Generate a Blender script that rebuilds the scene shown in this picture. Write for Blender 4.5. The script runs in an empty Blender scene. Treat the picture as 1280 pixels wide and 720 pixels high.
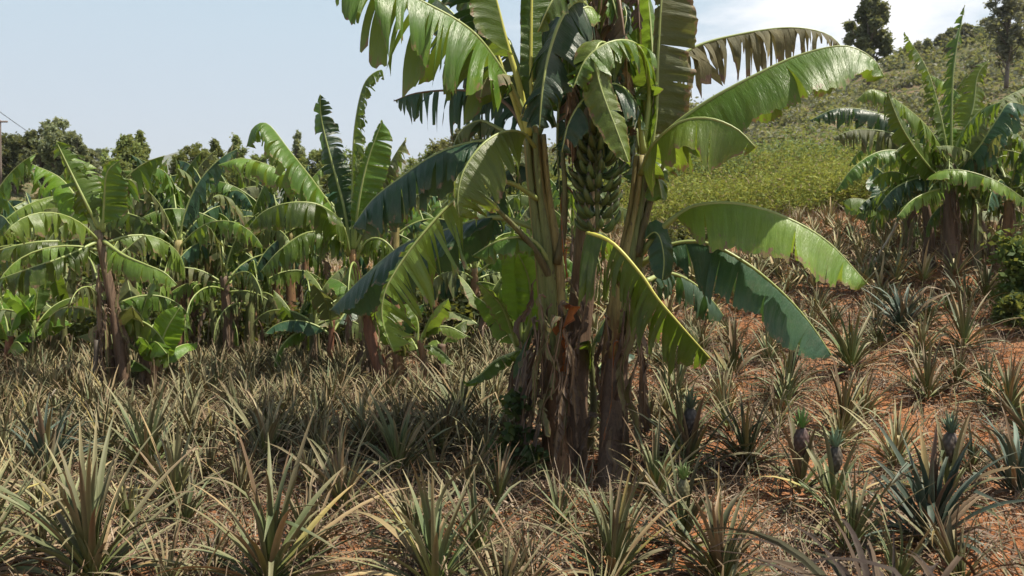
import bpy, math, random
import numpy as np
from mathutils import Vector, Matrix, noise

sc = bpy.context.scene
COL = sc.collection
R = math.radians
PI = math.pi

# ---------------------------------------------------------------- camera
EYE = Vector((0.0, 0.0, 1.7))
PITCH = R(-3.43)
F = 1000.0                       # focal length in pixels of the 1280 px wide photograph
cam_d = bpy.data.cameras.new("camera")
cam_d.lens = 36.0 * F / 1280.0
cam_d.sensor_width = 36.0
cam_d.clip_start = 0.05
cam_d.clip_end = 20000
cam = bpy.data.objects.new("camera", cam_d)
COL.objects.link(cam)
cam.location = EYE
cam.rotation_euler = (R(90) + PITCH, 0, 0)
sc.camera = cam

# ---------------------------------------------------------------- world, sun, exposure
SUN_EL, SUN_AZ = R(63), R(98)      # azimuth measured clockwise from +Y (into the picture, to the right)
world = bpy.data.worlds.new("World")
sc.world = world
world.use_nodes = True
wn, wl = world.node_tree.nodes, world.node_tree.links
for n_ in list(wn): wn.remove(n_)
w_out = wn.new("ShaderNodeOutputWorld"); w_bg = wn.new("ShaderNodeBackground")
sky = wn.new("ShaderNodeTexSky"); sky.sky_type = 'NISHITA'; sky.sun_disc = False
sky.sun_elevation = SUN_EL; sky.sun_rotation = SUN_AZ
sky.altitude = 1500; sky.air_density = 1.0; sky.dust_density = 3.5; sky.ozone_density = 1.0
w_bg.inputs["Strength"].default_value = 0.068
tc = wn.new("ShaderNodeTexCoord")
mp = wn.new("ShaderNodeMapping"); mp.inputs["Scale"].default_value = (1.0, 1.0, 3.2); mp.inputs["Location"].default_value = (1.3, 0.0, 0.4)
nz = wn.new("ShaderNodeTexNoise"); nz.inputs["Scale"].default_value = 3.4; nz.inputs["Detail"].default_value = 9; nz.inputs["Roughness"].default_value = 0.6
sx = wn.new("ShaderNodeSeparateXYZ")
wl.new(tc.outputs["Generated"], mp.inputs["Vector"]); wl.new(mp.outputs[0], nz.inputs["Vector"]); wl.new(tc.outputs["Generated"], sx.inputs[0])
def wmath(op, a, b, clamp=False):
    m = wn.new("ShaderNodeMath"); m.operation = op; m.use_clamp = clamp
    for i, v in enumerate((a, b)):
        if isinstance(v, (int, float)): m.inputs[i].default_value = v
        else: wl.new(v, m.inputs[i])
    return m.outputs[0]
# more cloud towards the right of the view (+X)
cx = wmath('MULTIPLY', sx.outputs["X"], 0.46)
cn = wmath('ADD', nz.outputs["Fac"], cx)
rp = wn.new("ShaderNodeMapRange"); rp.interpolation_type = 'SMOOTHSTEP'
rp.inputs["From Min"].default_value = 0.50; rp.inputs["From Max"].default_value = 0.76
rp.inputs["To Max"].default_value = 0.92
wl.new(cn, rp.inputs["Value"])
hz0 = wn.new("ShaderNodeMixRGB")
vr = wn.new("ShaderNodeMapRange"); vr.interpolation_type = 'SMOOTHSTEP'; wl.new(sx.outputs["Z"], vr.inputs["Value"])
vr.inputs["From Min"].default_value = 0.22; vr.inputs["From Max"].default_value = 0.75; vr.inputs["To Min"].default_value = 0.70; vr.inputs["To Max"].default_value = 0.12
wl.new(vr.outputs[0], hz0.inputs["Fac"])
cf = wmath('MULTIPLY', rp.outputs[0], wmath('ADD', vr.outputs[0], 0.25), True)
vc = wn.new("ShaderNodeMixRGB"); vc.inputs["Color1"].default_value = (6.7, 6.7, 7.0, 1); vc.inputs["Color2"].default_value = (5.9, 7.35, 8.1, 1)
vm = wn.new("ShaderNodeMapRange"); wl.new(sx.outputs["Z"], vm.inputs["Value"]); vm.inputs["From Min"].default_value = 0.02; vm.inputs["From Max"].default_value = 0.28
wl.new(vm.outputs[0], vc.inputs["Fac"]); wl.new(vc.outputs[0], hz0.inputs["Color2"])            # thin bright veil of high cloud over the blue
wl.new(sky.outputs[0], hz0.inputs["Color1"])
mx = wn.new("ShaderNodeMixRGB"); mx.inputs["Color2"].default_value = (10.4, 10.2, 10.4, 1)
wl.new(cf, mx.inputs["Fac"]); wl.new(hz0.outputs[0], mx.inputs["Color1"])
wl.new(mx.outputs[0], w_bg.inputs["Color"]); wl.new(w_bg.outputs[0], w_out.inputs["Surface"])

sun_d = bpy.data.lights.new("sun", 'SUN'); sun_d.energy = 5.0; sun_d.angle = R(0.55); sun_d.color = (1.0, 0.92, 0.78)
sun = bpy.data.objects.new("sun", sun_d); COL.objects.link(sun)
sdir = Vector((math.sin(SUN_AZ) * math.cos(SUN_EL), math.cos(SUN_AZ) * math.cos(SUN_EL), math.sin(SUN_EL)))
sun.rotation_euler = sdir.to_track_quat('Z', 'Y').to_euler()
sun.location = (20, 20, 40)

sc.view_settings.view_transform = 'Standard'
sc.view_settings.look = 'None'
sc.view_settings.exposure = 0.82
sc.view_settings.gamma = 1.0
sc.view_settings.use_curve_mapping = False
sc.render.film_transparent = False
sc.render.engine = 'CYCLES'
sc.cycles.use_denoising = True
sc.cycles.max_bounces = 8
sc.cycles.transparent_max_bounces = 8
sc.cycles.caustics_reflective = False
sc.cycles.caustics_refractive = False

# ---------------------------------------------------------------- helpers
FW = Vector((0, math.cos(PITCH), math.sin(PITCH)))
UP = Vector((0, -math.sin(PITCH), math.cos(PITCH)))
def ray(px, py):
    return FW + Vector((1, 0, 0)) * ((px - 640) / F) + UP * (-(py - 360) / F)
def P(px, py, Y):
    d = ray(px, py)
    return EYE + d * (Y / d.y)

def sstep(a, b, x):
    t = max(0.0, min(1.0, (x - a) / (b - a))); return t * t * (3 - 2 * t)

def ground_base(x, y):
    u = 0.6 * x + 0.6 * (y - 9.0)
    if y > 34: u = 0.6 * x + 15.0 + (y - 34) * 0.12
    s = math.log1p(math.exp(min(40, u / 0.9))) * 0.9
    z = 0.225 * s
    z = min(z, 3.3 + 0.25 * (z - 3.3)) if z > 3.3 else z
    left = sstep(-2, -14, x)
    z = z * (1 - left) + left * z * 0.3
    return z
def ground(x, y):
    z = ground_base(x, y)
    z += 0.10 * noise.noise(Vector((x * 0.35, y * 0.35, 3.1)))
    z += 0.05 * noise.noise(Vector((x * 1.3, y * 1.3, 7.7)))
    return z
def on_ground(px, py):
    d = ray(px, py).normalized(); t = 1.5
    while t < 200:
        p = EYE + d * t
        if p.z < ground(p.x, p.y): break
        t += 0.03 + t * 0.003
    return Vector((p.x, p.y, ground(p.x, p.y)))

def new_obj(name, verts, faces, mat, parent=None, origin=None, smooth=True, cols=None, uvs=None, mats=None, fmat=None):
    me = bpy.data.meshes.new(name)
    V = np.asarray([tuple(v) for v in verts], dtype=np.float64) if not isinstance(verts, np.ndarray) else verts
    if origin is not None: V = V - np.array(tuple(origin))
    me.from_pydata(V.tolist(), [], faces)
    if smooth: me.polygons.foreach_set("use_smooth", [True] * len(me.polygons))
    if uvs is not None:
        ul = me.uv_layers.new(name="UVMap")
        vi = np.empty(len(me.loops), dtype=np.int32); me.loops.foreach_get("vertex_index", vi)
        ul.data.foreach_set("uv", np.asarray(uvs, dtype=np.float32)[vi].ravel())
    if cols is not None:
        at = me.color_attributes.new("tint", 'FLOAT_COLOR', 'POINT')
        C = np.ones((len(V), 4), dtype=np.float32); C[:, :3] = np.asarray(cols, dtype=np.float32)
        at.data.foreach_set("color", C.ravel())
    for m in (mats or [mat]): me.materials.append(m)
    if fmat is not None: me.polygons.foreach_set("material_index", fmat)
    me.update()
    o = bpy.data.objects.new(name, me); COL.objects.link(o)
    if parent is not None: o.parent = parent
    elif origin is not None: o.location = origin
    return o
def tag(o, label=None, cat=None, group=None, kind=None):
    if label: o["label"] = label
    if cat: o["category"] = cat
    if group: o["group"] = group
    if kind: o["kind"] = kind
    return o
def empty(name, loc, label, cat, group=None):
    o = bpy.data.objects.new(name, None); COL.objects.link(o); o.location = loc
    o.empty_display_size = 0.2
    return tag(o, label, cat, group)

def catmull(pts, n):
    pts = [Vector(p) for p in pts]
    ext = [pts[0] * 2 - pts[1]] + pts + [pts[-1] * 2 - pts[-2]]
    out = []
    for i in range(1, len(ext) - 2):
        a, b, c, d = ext[i - 1:i + 3]
        for k in range(16):
            t = k / 16
            out.append(0.5 * ((2 * b) + (c - a) * t + (2 * a - 5 * b + 4 * c - d) * t * t + (3 * b - a - 3 * c + d) * t ** 3))
    out.append(pts[-1])
    L = [0]
    for i in range(1, len(out)): L.append(L[-1] + (out[i] - out[i - 1]).length)
    tot = L[-1]; res = []; j = 0
    for k in range(n + 1):
        s = tot * k / n
        while j < len(L) - 2 and L[j + 1] < s: j += 1
        f = (s - L[j]) / max(1e-9, L[j + 1] - L[j])
        res.append(out[j].lerp(out[j + 1], min(1, f)))
    return res, tot

def tube(path, rad, sides=8, lump=0.0, seed=0, flat=1.0):
    """verts, faces, uvs of a tube along path with radius list"""
    vs, fs, uv = [], [], []
    rnd = random.Random(seed); ph = rnd.random() * 6
    ref = Vector((0.31, -0.9, 0.1)).normalized()
    acc = 0
    for i, p in enumerate(path):
        T = (path[min(i + 1, len(path) - 1)] - path[max(i - 1, 0)]).normalized()
        A = ref - T * ref.dot(T); A.normalize(); B = T.cross(A)
        if i: acc += (p - path[i - 1]).length
        for s in range(sides):
            th = 2 * PI * s / sides
            r = rad[i] * (1 + lump * math.sin(3 * th + ph + acc * 2.1) + lump * 0.5 * math.sin(5 * th - acc * 3.0 + ph))
            vs.append(p + A * (r * math.cos(th)) + B * (r * math.sin(th) * flat)); uv.append((s / sides, acc))
    n = len(path)
    for i in range(n - 1):
        for s in range(sides):
            a = i * sides + s; b = i * sides + (s + 1) % sides
            fs.append((a, b, b + sides, a + sides))
    fs.append(tuple(range((n - 1) * sides, n * sides)))
    fs.append(tuple(range(sides - 1, -1, -1)))
    return vs, fs, uv

# ---------------------------------------------------------------- materials
class NT:
    def __init__(s, name):
        s.m = bpy.data.materials.new(name); s.m.use_nodes = True
        s.t = s.m.node_tree; s.t.nodes.clear(); s.out = s.t.nodes.new("ShaderNodeOutputMaterial")
    def n(s, typ, ins=None, **kw):
        nd = s.t.nodes.new("ShaderNode" + typ)
        for k, v in kw.items(): setattr(nd, k, v)
        for k, v in (ins or {}).items(): s.set(nd.inputs[k], v)
        return nd
    def set(s, sock, v):
        if hasattr(v, "is_output") or isinstance(v, bpy.types.NodeSocket): s.t.links.new(v, sock)
        else:
            if isinstance(v, tuple) and len(v) == 3 and sock.type == 'RGBA': v = v + (1,)
            sock.default_value = v
    def math(s, op, a, b=0.0, clamp=False):
        m = s.n("Math", operation=op, use_clamp=clamp); s.set(m.inputs[0], a); s.set(m.inputs[1], b); return m.outputs[0]
    def mix(s, f, a, b, bt='MIX'):
        m = s.n("MixRGB", blend_type=bt); s.set(m.inputs[0], f); s.set(m.inputs[1], a); s.set(m.inputs[2], b); return m.outputs[0]
    def ramp(s, v, lo, hi, a=0.0, b=1.0):
        m = s.n("MapRange", interpolation_type='SMOOTHSTEP'); s.set(m.inputs["Value"], v)
        m.inputs["From Min"].default_value = lo; m.inputs["From Max"].default_value = hi
        m.inputs["To Min"].default_value = a; m.inputs["To Max"].default_value = b; return m.outputs[0]
    def noise(s, scale, detail=4, rough=0.55, vec=None, dist=0.0):
        nd = s.n("TexNoise"); nd.inputs["Scale"].default_value = scale; nd.inputs["Detail"].default_value = detail
        nd.inputs["Roughness"].default_value = rough; nd.inputs["Distortion"].default_value = dist
        if vec is not None: s.t.links.new(vec, nd.inputs["Vector"])
        return nd.outputs["Fac"]
    def scaled(s, vec, sc_):
        m = s.n("Mapping"); s.t.links.new(vec, m.inputs["Vector"]); m.inputs["Scale"].default_value = sc_; return m.outputs[0]

def banana_leaf_mat(name, top, under, trans, brown=0.15, tfac=0.36, rough=0.36, browncol=(0.16, 0.105, 0.06)):
    k = NT(name)
    uv = k.n("UVMap").outputs[0]; sp = k.n("SeparateXYZ", {0: uv})
    u, v = sp.outputs[0], sp.outputs[1]
    obj = k.n("TexCoord").outputs["Object"]
    geo = k.n("NewGeometry"); oi = k.n("ObjectInfo")
    # lateral veins: fine stripes across the blade (constant u), with pleats of a few cm
    uvs = k.scaled(uv, (1.0, 0.05, 1))
    fine = k.noise(260, 2, 0.5, uvs); pleat = k.noise(38, 3, 0.6, uvs)
    big = k.noise(3.2, 3, 0.6, obj)
    c = k.mix(k.ramp(pleat, 0.3, 0.7), top, tuple(x * 0.72 for x in top))
    c = k.mix(k.ramp(big, 0.35, 0.7, 0, 0.55), c, tuple(x * y for x, y in zip(top, (1.45, 1.25, 0.9))))
    c = k.mix(k.ramp(fine, 0.45, 0.75, 0, 0.35), c, tuple(min(1, x * 1.5) for x in top))
    c = k.mix(geo.outputs["Backfacing"], c, under)
    c = k.mix(k.ramp(v, 0.0, 0.10, 0.55, 0.0), c, tuple(x * 1.7 for x in under))
    hs = k.n("HueSaturation"); k.set(hs.inputs["Color"], c)
    k.set(hs.inputs["Hue"], k.ramp(oi.outputs["Random"], 0, 1, 0.485, 0.512)); k.set(hs.inputs["Value"], k.ramp(oi.outputs["Random"], 0, 1, 0.46, 1.0))
    hs.inputs["Saturation"].default_value = 1.08
    # dry edge: where v is near 1, broken up by noise along the veins
    en = k.noise(20, 4, 0.65, k.scaled(uv, (1.0, 0.25, 1)))
    ed = k.math('ADD', k.math('MULTIPLY', v, 0.55), k.math('MULTIPLY', en, 0.75))
    bm = k.ramp(ed, 1.0 - brown * 0.75, 1.08 - brown * 0.75)
    c2 = k.mix(bm, hs.outputs[0], k.mix(k.noise(60, 2, 0.5, obj), browncol, tuple(x * 1.9 for x in browncol)))
    yl = k.ramp(k.math('ADD', k.math('MULTIPLY', v, 0.5), k.math('MULTIPLY', k.noise(11, 3, 0.6, k.scaled(uv, (1.0, 0.5, 1))), 0.8)), 0.80, 1.0, 0, 0.35)
    c2 = k.mix(yl, c2, tuple(min(1, x * y) for x, y in zip(top, (2.2, 1.7, 0.9))))
    sp1 = k.noise(30, 3, 0.6, k.scaled(uv, (1.6, 0.35, 1)))
    c2 = k.mix(k.ramp(sp1, 0.66, 0.74, 0, 0.75), c2, browncol)
    # dust
    c2 = k.mix(k.ramp(k.noise(9, 5, 0.7, obj), 0.48, 0.74, 0, 0.18), c2, (0.26, 0.23, 0.16))
    bump = k.n("Bump"); bump.inputs["Strength"].default_value = 0.9; bump.inputs["Distance"].default_value = 0.006
    k.set(bump.inputs["Height"], k.math('ADD', k.math('MULTIPLY', pleat, 1.2), k.math('MULTIPLY', fine, 0.35)))
    pr = k.n("BsdfPrincipled", {"Base Color": c2, "Roughness": rough, "Normal": bump.outputs[0]})
    pr.inputs["Specular IOR Level"].default_value = 0.42
    tcol = k.mix(bm, trans, tuple(x * 1.3 for x in browncol))
    tcol = k.mix(1.0, tcol, (0.85, 0.82, 0.85), "MULTIPLY")
    tr = k.n("BsdfTranslucent", {"Color": tcol, "Normal": bump.outputs[0]})
    ms = k.n("MixShader", {0: tfac}); k.t.links.new(pr.outputs[0], ms.inputs[1]); k.t.links.new(tr.outputs[0], ms.inputs[2])
    k.t.links.new(ms.outputs[0], k.out.inputs[0]); return k.m

M = {}
M['leaf'] = banana_leaf_mat("banana leaf green", (0.088, 0.160, 0.032), (0.125, 0.18, 0.07), (0.25, 0.38, 0.03), 0.12)
M['leaf_pale'] = banana_leaf_mat("banana leaf pale", (0.155, 0.24, 0.058), (0.17, 0.24, 0.09), (0.32, 0.46, 0.04), 0.18)
M['leaf_blue'] = banana_leaf_mat("banana leaf bluish", (0.045, 0.10, 0.055), (0.085, 0.15, 0.095), (0.10, 0.22, 0.04), 0.12, 0.25, 0.36)
M['leaf_young'] = banana_leaf_mat("banana leaf young", (0.13, 0.24, 0.035), (0.16, 0.25, 0.07), (0.28, 0.46, 0.04), 0.0, 0.45)
M['leaf_worn'] = banana_leaf_mat("banana leaf worn", (0.15, 0.19, 0.08), (0.17, 0.20, 0.11), (0.24, 0.27, 0.06), 0.2, 0.3, 0.6)
M['leaf_dead'] = banana_leaf_mat("banana leaf dead", (0.21, 0.155, 0.11), (0.25, 0.195, 0.145), (0.32, 0.19, 0.09), 0.5, 0.2, 0.85, (0.095, 0.07, 0.055))
M['leaf_tan'] = banana_leaf_mat("banana leaf dried", (0.22, 0.22, 0.12), (0.27, 0.26, 0.16), (0.30, 0.27, 0.10), 0.2, 0.3, 0.75, (0.13, 0.08, 0.06))
M['leaf_orange'] = banana_leaf_mat("banana leaf rust", (0.42, 0.16, 0.06), (0.45, 0.20, 0.09), (0.75, 0.26, 0.06), 0.2, 0.5, 0.7, (0.2, 0.07, 0.03))

def rib_mat(name, c1, c2):
    k = NT(name); obj = k.n("TexCoord").outputs["Object"]
    f = k.noise(6, 3, 0.6, obj)
    pr = k.n("BsdfPrincipled", {"Base Color": k.mix(f, c1, c2), "Roughness": 0.45})
    pr.inputs["Subsurface Weight"].default_value = 0.0
    k.t.links.new(pr.outputs[0], k.out.inputs[0]); return k.m
M['rib'] = rib_mat("banana midrib", (0.28, 0.32, 0.11), (0.20, 0.26, 0.07))
M['rib_yellow'] = rib_mat("banana midrib yellow", (0.48, 0.44, 0.08), (0.33, 0.36, 0.07))
M['rib_brown'] = rib_mat("banana midrib dried", (0.20, 0.13, 0.07), (0.13, 0.08, 0.05))

def trunk_mat(name, low, high, split=0.5, H=2.4):
    k = NT(name); uv = k.n("UVMap").outputs[0]; obj = k.n("TexCoord").outputs["Object"]
    sp = k.n("SeparateXYZ", {0: uv}); h = sp.outputs[1]
    st = k.noise(14, 5, 0.65, k.scaled(obj, (5, 5, 0.35)))
    bl = k.noise(5, 4, 0.6, k.scaled(obj, (1.5, 1.5, 0.6)))
    spots = k.noise(30, 3, 0.5, k.scaled(obj, (1, 1, 0.5)))
    hh = k.math('ADD', k.math('DIVIDE', h, H), k.math('MULTIPLY', k.math('SUBTRACT', bl, 0.5), 0.75))
    c = k.mix(k.ramp(hh, split - 0.15, split + 0.15), low, high)
    c = k.mix(k.ramp(st, 0.35, 0.65, 0, 0.6), c, k.mix(k.ramp(hh, split - 0.1, split + 0.3), tuple(x * 0.35 for x in low), tuple(x * 0.45 for x in high)))
    c = k.mix(k.ramp(spots, 0.6, 0.72, 0, 0.7), c, (0.05, 0.03, 0.022))
    bu = k.n("Bump"); bu.inputs["Strength"].default_value = 0.9; bu.inputs["Distance"].default_value = 0.012; k.set(bu.inputs["Height"], st)
    pr = k.n("BsdfPrincipled", {"Base Color": c, "Roughness": 0.6, "Normal": bu.outputs[0]})
    k.t.links.new(pr.outputs[0], k.out.inputs[0]); return k.m
M['trunk'] = trunk_mat("pseudostem", (0.24, 0.13, 0.062), (0.32, 0.27, 0.095))
M['trunk_dark'] = trunk_mat("pseudostem brown", (0.145, 0.090, 0.055), (0.20, 0.155, 0.08), 0.7)
M['trunk_green'] = trunk_mat("pseudostem green", (0.11, 0.10, 0.04), (0.17, 0.20, 0.06), 0.25)
M['trunk_orange'] = trunk_mat("pseudostem orange", (0.20, 0.085, 0.045), (0.48, 0.30, 0.13), 0.62)

def tinted(name, rough=0.55, tfac=0.0, spec=0.35, stripes=0):
    """own colour per leaf from the mesh attribute"""
    k = NT(name)
    at = k.n("Attribute", attribute_name="tint"); oi = k.n("ObjectInfo"); obj = k.n("TexCoord").outputs["Object"]
    hs = k.n("HueSaturation"); k.set(hs.inputs["Color"], at.outputs["Color"])
    k.set(hs.inputs["Value"], k.ramp(oi.outputs["Random"], 0, 1, 0.66, 1.05)); k.set(hs.inputs["Hue"], k.ramp(oi.outputs["Random"], 0, 1, 0.49, 0.51))
    c = k.mix(k.ramp(k.noise(35, 3, 0.6, obj), 0.4, 0.7, 0, 0.35), hs.outputs[0], k.mix(0.5, hs.outputs[0], (0.10, 0.085, 0.06)))
    pr = k.n("BsdfPrincipled", {"Base Color": c, "Roughness": rough}); pr.inputs["Specular IOR Level"].default_value = spec
    if tfac:
        tr = k.n("BsdfTranslucent", {"Color": k.mix(0.5, c, (0.5, 0.5, 0.08), 'MIX')})
        ms = k.n("MixShader", {0: tfac}); k.t.links.new(pr.outputs[0], ms.inputs[1]); k.t.links.new(tr.outputs[0], ms.inputs[2])
        k.t.links.new(ms.outputs[0], k.out.inputs[0])
    else: k.t.links.new(pr.outputs[0], k.out.inputs[0])
    return k.m
M['pine'] = tinted("pineapple leaf", 0.55, 0.0, 0.2)
M['straw'] = tinted("dry litter", 0.8, 0.0, 0.2)
M['foliage'] = tinted("small leaves", 0.65, 0.3, 0.15)
M['fruit'] = tinted("fruit skin", 0.5, 0.0, 0.4)
M['bark'] = trunk_mat("tree bark", (0.16, 0.12, 0.09), (0.22, 0.18, 0.14), 0.5, 8)

def soil_mat():
    k = NT("red soil"); obj = k.n("TexCoord").outputs["Object"]
    a = k.noise(0.9, 6, 0.6, obj); b = k.noise(14, 6, 0.7, obj); c_ = k.noise(70, 3, 0.6, obj)
    c = k.mix(k.ramp(a, 0.35, 0.65), (0.33, 0.130, 0.052), (0.40, 0.20, 0.10))
    c = k.mix(k.ramp(b, 0.4, 0.7, 0, 0.7), c, (0.15, 0.062, 0.030))
    c = k.mix(k.ramp(c_, 0.55, 0.75, 0, 0.55), c, (0.36, 0.20, 0.11))
    # further up the slope the ground is covered with dull dry herbs
    sp = k.n("SeparateXYZ", {0: obj})
    far = k.ramp(k.math('ADD', sp.outputs[1], k.math('MULTIPLY', a, 10)), 22, 30)
    c = k.mix(far, c, k.mix(k.ramp(b, 0.35, 0.65), (0.10, 0.12, 0.04), (0.20, 0.15, 0.08)))
    bu = k.n("Bump"); bu.inputs["Strength"].default_value = 1.0; bu.inputs["Distance"].default_value = 0.03
    k.set(bu.inputs["Height"], k.math('ADD', b, k.math('MULTIPLY', c_, 0.4)))
    pr = k.n("BsdfPrincipled", {"Base Color": c, "Roughness": 0.95, "Normal": bu.outputs[0]}); pr.inputs["Specular IOR Level"].default_value = 0.1
    k.t.links.new(pr.outputs[0], k.out.inputs[0]); return k.m
M['soil'] = soil_mat()
def hill_mat(name, c1, c2, c3, s):
    k = NT(name); obj = k.n("TexCoord").outputs["Object"]
    a = k.noise(s, 6, 0.65, obj); b = k.noise(s * 9, 5, 0.7, obj)
    c = k.mix(k.ramp(a, 0.4, 0.6), c1, c2); c = k.mix(k.ramp(b, 0.45, 0.6), c, c3)
    pr = k.n("BsdfPrincipled", {"Base Color": c, "Roughness": 1.0}); pr.inputs["Specular IOR Level"].default_value = 0.0
    k.t.links.new(pr.outputs[0], k.out.inputs[0]); return k.m
M['hill_near'] = hill_mat("dry hillside", (0.17, 0.125, 0.085), (0.11, 0.105, 0.055), (0.06, 0.075, 0.035), 0.12)
M['hill_far'] = hill_mat("far hillside", (0.16, 0.14, 0.09), (0.09, 0.10, 0.05), (0.06, 0.075, 0.04), 0.004)
def plain_mat(name, c, rough=0.7):
    k = NT(name); obj = k.n("TexCoord").outputs["Object"]
    f = k.noise(12, 4, 0.6, k.scaled(obj, (3, 3, 0.5)))
    pr = k.n("BsdfPrincipled", {"Base Color": k.mix(f, tuple(x * 0.7 for x in c), tuple(x * 1.25 for x in c)), "Roughness": rough})
    k.t.links.new(pr.outputs[0], k.out.inputs[0]); return k.m
M['pole'] = plain_mat("rusty iron", (0.16, 0.12, 0.10)); M['wire'] = plain_mat("wire", (0.05, 0.05, 0.05))
M['wood'] = plain_mat("pale dry wood", (0.42, 0.36, 0.28)); M['dark_wood'] = plain_mat("dark wood", (0.07, 0.055, 0.04))

# ---------------------------------------------------------------- banana leaf
def blade_profile(s):
    a = min(1.0, s / 0.16) ** 0.65
    b = 1.0 if s < 0.6 else max(0.0, 1 - ((s - 0.6) / 0.4) ** 2.3) ** 0.8
    return a * b * (1 - 0.12 * s)

def leaf_geom(pts, w=0.36, a=(35, 35), g=0.35, n=None, roll=0, tear=0.3, pet=0.12, seed=0, sweep=0.22,
              wave=0.02, ds=0.018, nv=7, wside=(1, 1), pleat=0.007, notch=0.03, rr=0.020, prof=blade_profile):
    rnd = random.Random(seed)
    _, tot = catmull(pts, 4)
    ns = max(14, int(tot / ds)); mid, tot = catmull(pts, ns); dL = tot / ns
    h = Vector(pts[-1]) - Vector(pts[0]); h.z = 0
    if h.length < 1e-3: h = Vector((1, 0, 0))
    S0 = h.normalized().cross(Vector((0, 0, 1)))
    fr = []
    for i in range(ns + 1):
        T = (mid[min(i + 1, ns)] - mid[max(i - 1, 0)]).normalized()
        S = T.cross(Vector(n)) if n is not None else S0 - T * S0.dot(T)
        if S.length < 1e-3: S = fr[-1][1].copy() if fr else Vector((1, 0, 0))
        S.normalize()
        if roll: S = Matrix.Rotation(R(roll), 3, T) @ S
        fr.append((T, S, S.cross(T)))
    i0 = int(pet * ns)
    vs, fs, uv = [], [], []
    ph = rnd.random() * 10; f1 = rnd.uniform(5, 8); f2 = rnd.uniform(14, 20)
    for si, sg in enumerate((1, -1)):
        k = i0
        while k < ns:
            if tear <= 0: ln = ns
            else:
                ln = max(2, int(rnd.choice((rnd.uniform(0.03, 0.10), rnd.uniform(0.05, 0.3))) / max(0.12, tear) * 0.45 / dL))
            k1 = min(ns, k + ln)
            if ns - k1 < 2: k1 = ns
            da = rnd.gauss(0, 1) * (5 + 13 * tear); dg = rnd.uniform(-0.15, 0.65) * tear; dsw = rnd.gauss(0, 0.16) * tear
            nar = rnd.uniform(0.1, 0.55) * tear; v0 = rnd.choice((0.0, 0.08, 0.3, 0.5)) if tear < 0.7 else rnd.choice((0, 0.03, 0.15))
            lsc = 1 - (rnd.random() ** 2) * 0.38 * tear; kc = 0.5 * (k + k1); base = len(vs); slant = rnd.gauss(0, 0.16) * (0.4 + tear); da += rnd.choice((-1, 1)) * rnd.uniform(0, 9); hook = rnd.uniform(0, 0.5) * tear if rnd.random() < 0.4 else 0
            tw = rnd.gauss(0, 0.5) * tear
            if tear > 0.45 and k > i0 + 4 and (k1 - k) * dL < 0.09 and rnd.random() < 0.10 * tear: k = k1; continue
            for q in range(k, k1 + 1):
                T, S, N = fr[q]; s = (q - i0) / (ns - i0)
                wd = w * wside[si] * prof(s) * lsc * (1 + slant * (q - kc) / max(1, ln)) * (1 - notch * rnd.random() * (1 + tear))
                p = mid[q].copy(); step = wd / nv; u = q * dL
                vs.append(p.copy()); uv.append((u + sg * 50, 0))
                for j in range(1, nv + 1):
                    v = j / nv; e = sstep(v0 * 0.8, v0 + 0.35, v)
                    ang = R(a[si] + da * e); gg = max(0, min(0.97, g * v + dg * e * v + hook * max(0, v - 0.7) * 3))
                    d = S * (sg * math.cos(ang)) - N * math.sin(ang) + T * (sweep + dsw * e + tw * e * (q - kc) / max(1, ln) * 0.3)
                    d.normalize(); d = d * (1 - gg) + Vector((0, 0, -1)) * gg; d.normalize()
                    p = p + d * step
                    off = N * (wave * v * v * (math.sin(f1 * u + ph + si * 2) + 0.5 * math.sin(f2 * u + ph * 2 + si)) + pleat * (math.sin(u * 88 + si) + 0.8 * math.sin(u * 37 + ph + 1.5 * v) + 0.5 * math.sin(u * 141 + 2 * si)) * (0.25 + 0.75 * v))
                    x = p + off + T * ((kc - q) * dL * nar * e * v)
                    vs.append(x); uv.append((u + sg * 50, v))
            m = nv + 1
            for q in range(k1 - k):
                for j in range(nv):
                    A = base + q * m + j
                    f = (A, A + 1, A + m + 1, A + m)
                    fs.append(f if sg > 0 else f[::-1])
            k = k1
    rad = [max(0.004, rr * (1.15 if i < i0 else 1.0) * (1 - 0.86 * i / ns) ** 0.9) for i in range(ns + 1)]
    st = 3 if ns > 30 else 1
    idx = list(range(0, ns, st)) + [ns]
    lowered = [mid[i] - fr[i][2] * rad[i] * 0.55 for i in idx]
    rv = tube(lowered, [rad[i] for i in idx], 7)
    return (vs, fs, uv), rv

def add_leaf(root, pts, mat='leaf', rib='rib', label=None, name="leaf", **kw):
    (v, f, u), (rv, rf, ru) = leaf_geom(pts, **kw)
    o = new_obj(name, v, f, M[mat], parent=root, origin=root.location, uvs=u)
    if label: o["label"] = label
    r_ = new_obj("midrib", rv, rf, M[rib], parent=o, origin=root.location, uvs=ru)
    return o

def pp(lst): return [P(*t) for t in lst]

def add_trunk(root, path, r0, r1, mat='trunk', seed=0, n=26, lump=0.06):
    pth, tot = catmull(path, n)
    rad = [r0 + (r1 - r0) * (i / n) ** 0.8 for i in range(n + 1)]
    rad[0] *= 1.2; rad[1] *= 1.08
    v, f, u = tube(pth, rad, 18, lump, seed)
    return new_obj("trunk", v, f, M[mat], parent=root, origin=root.location, uvs=u)

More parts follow.
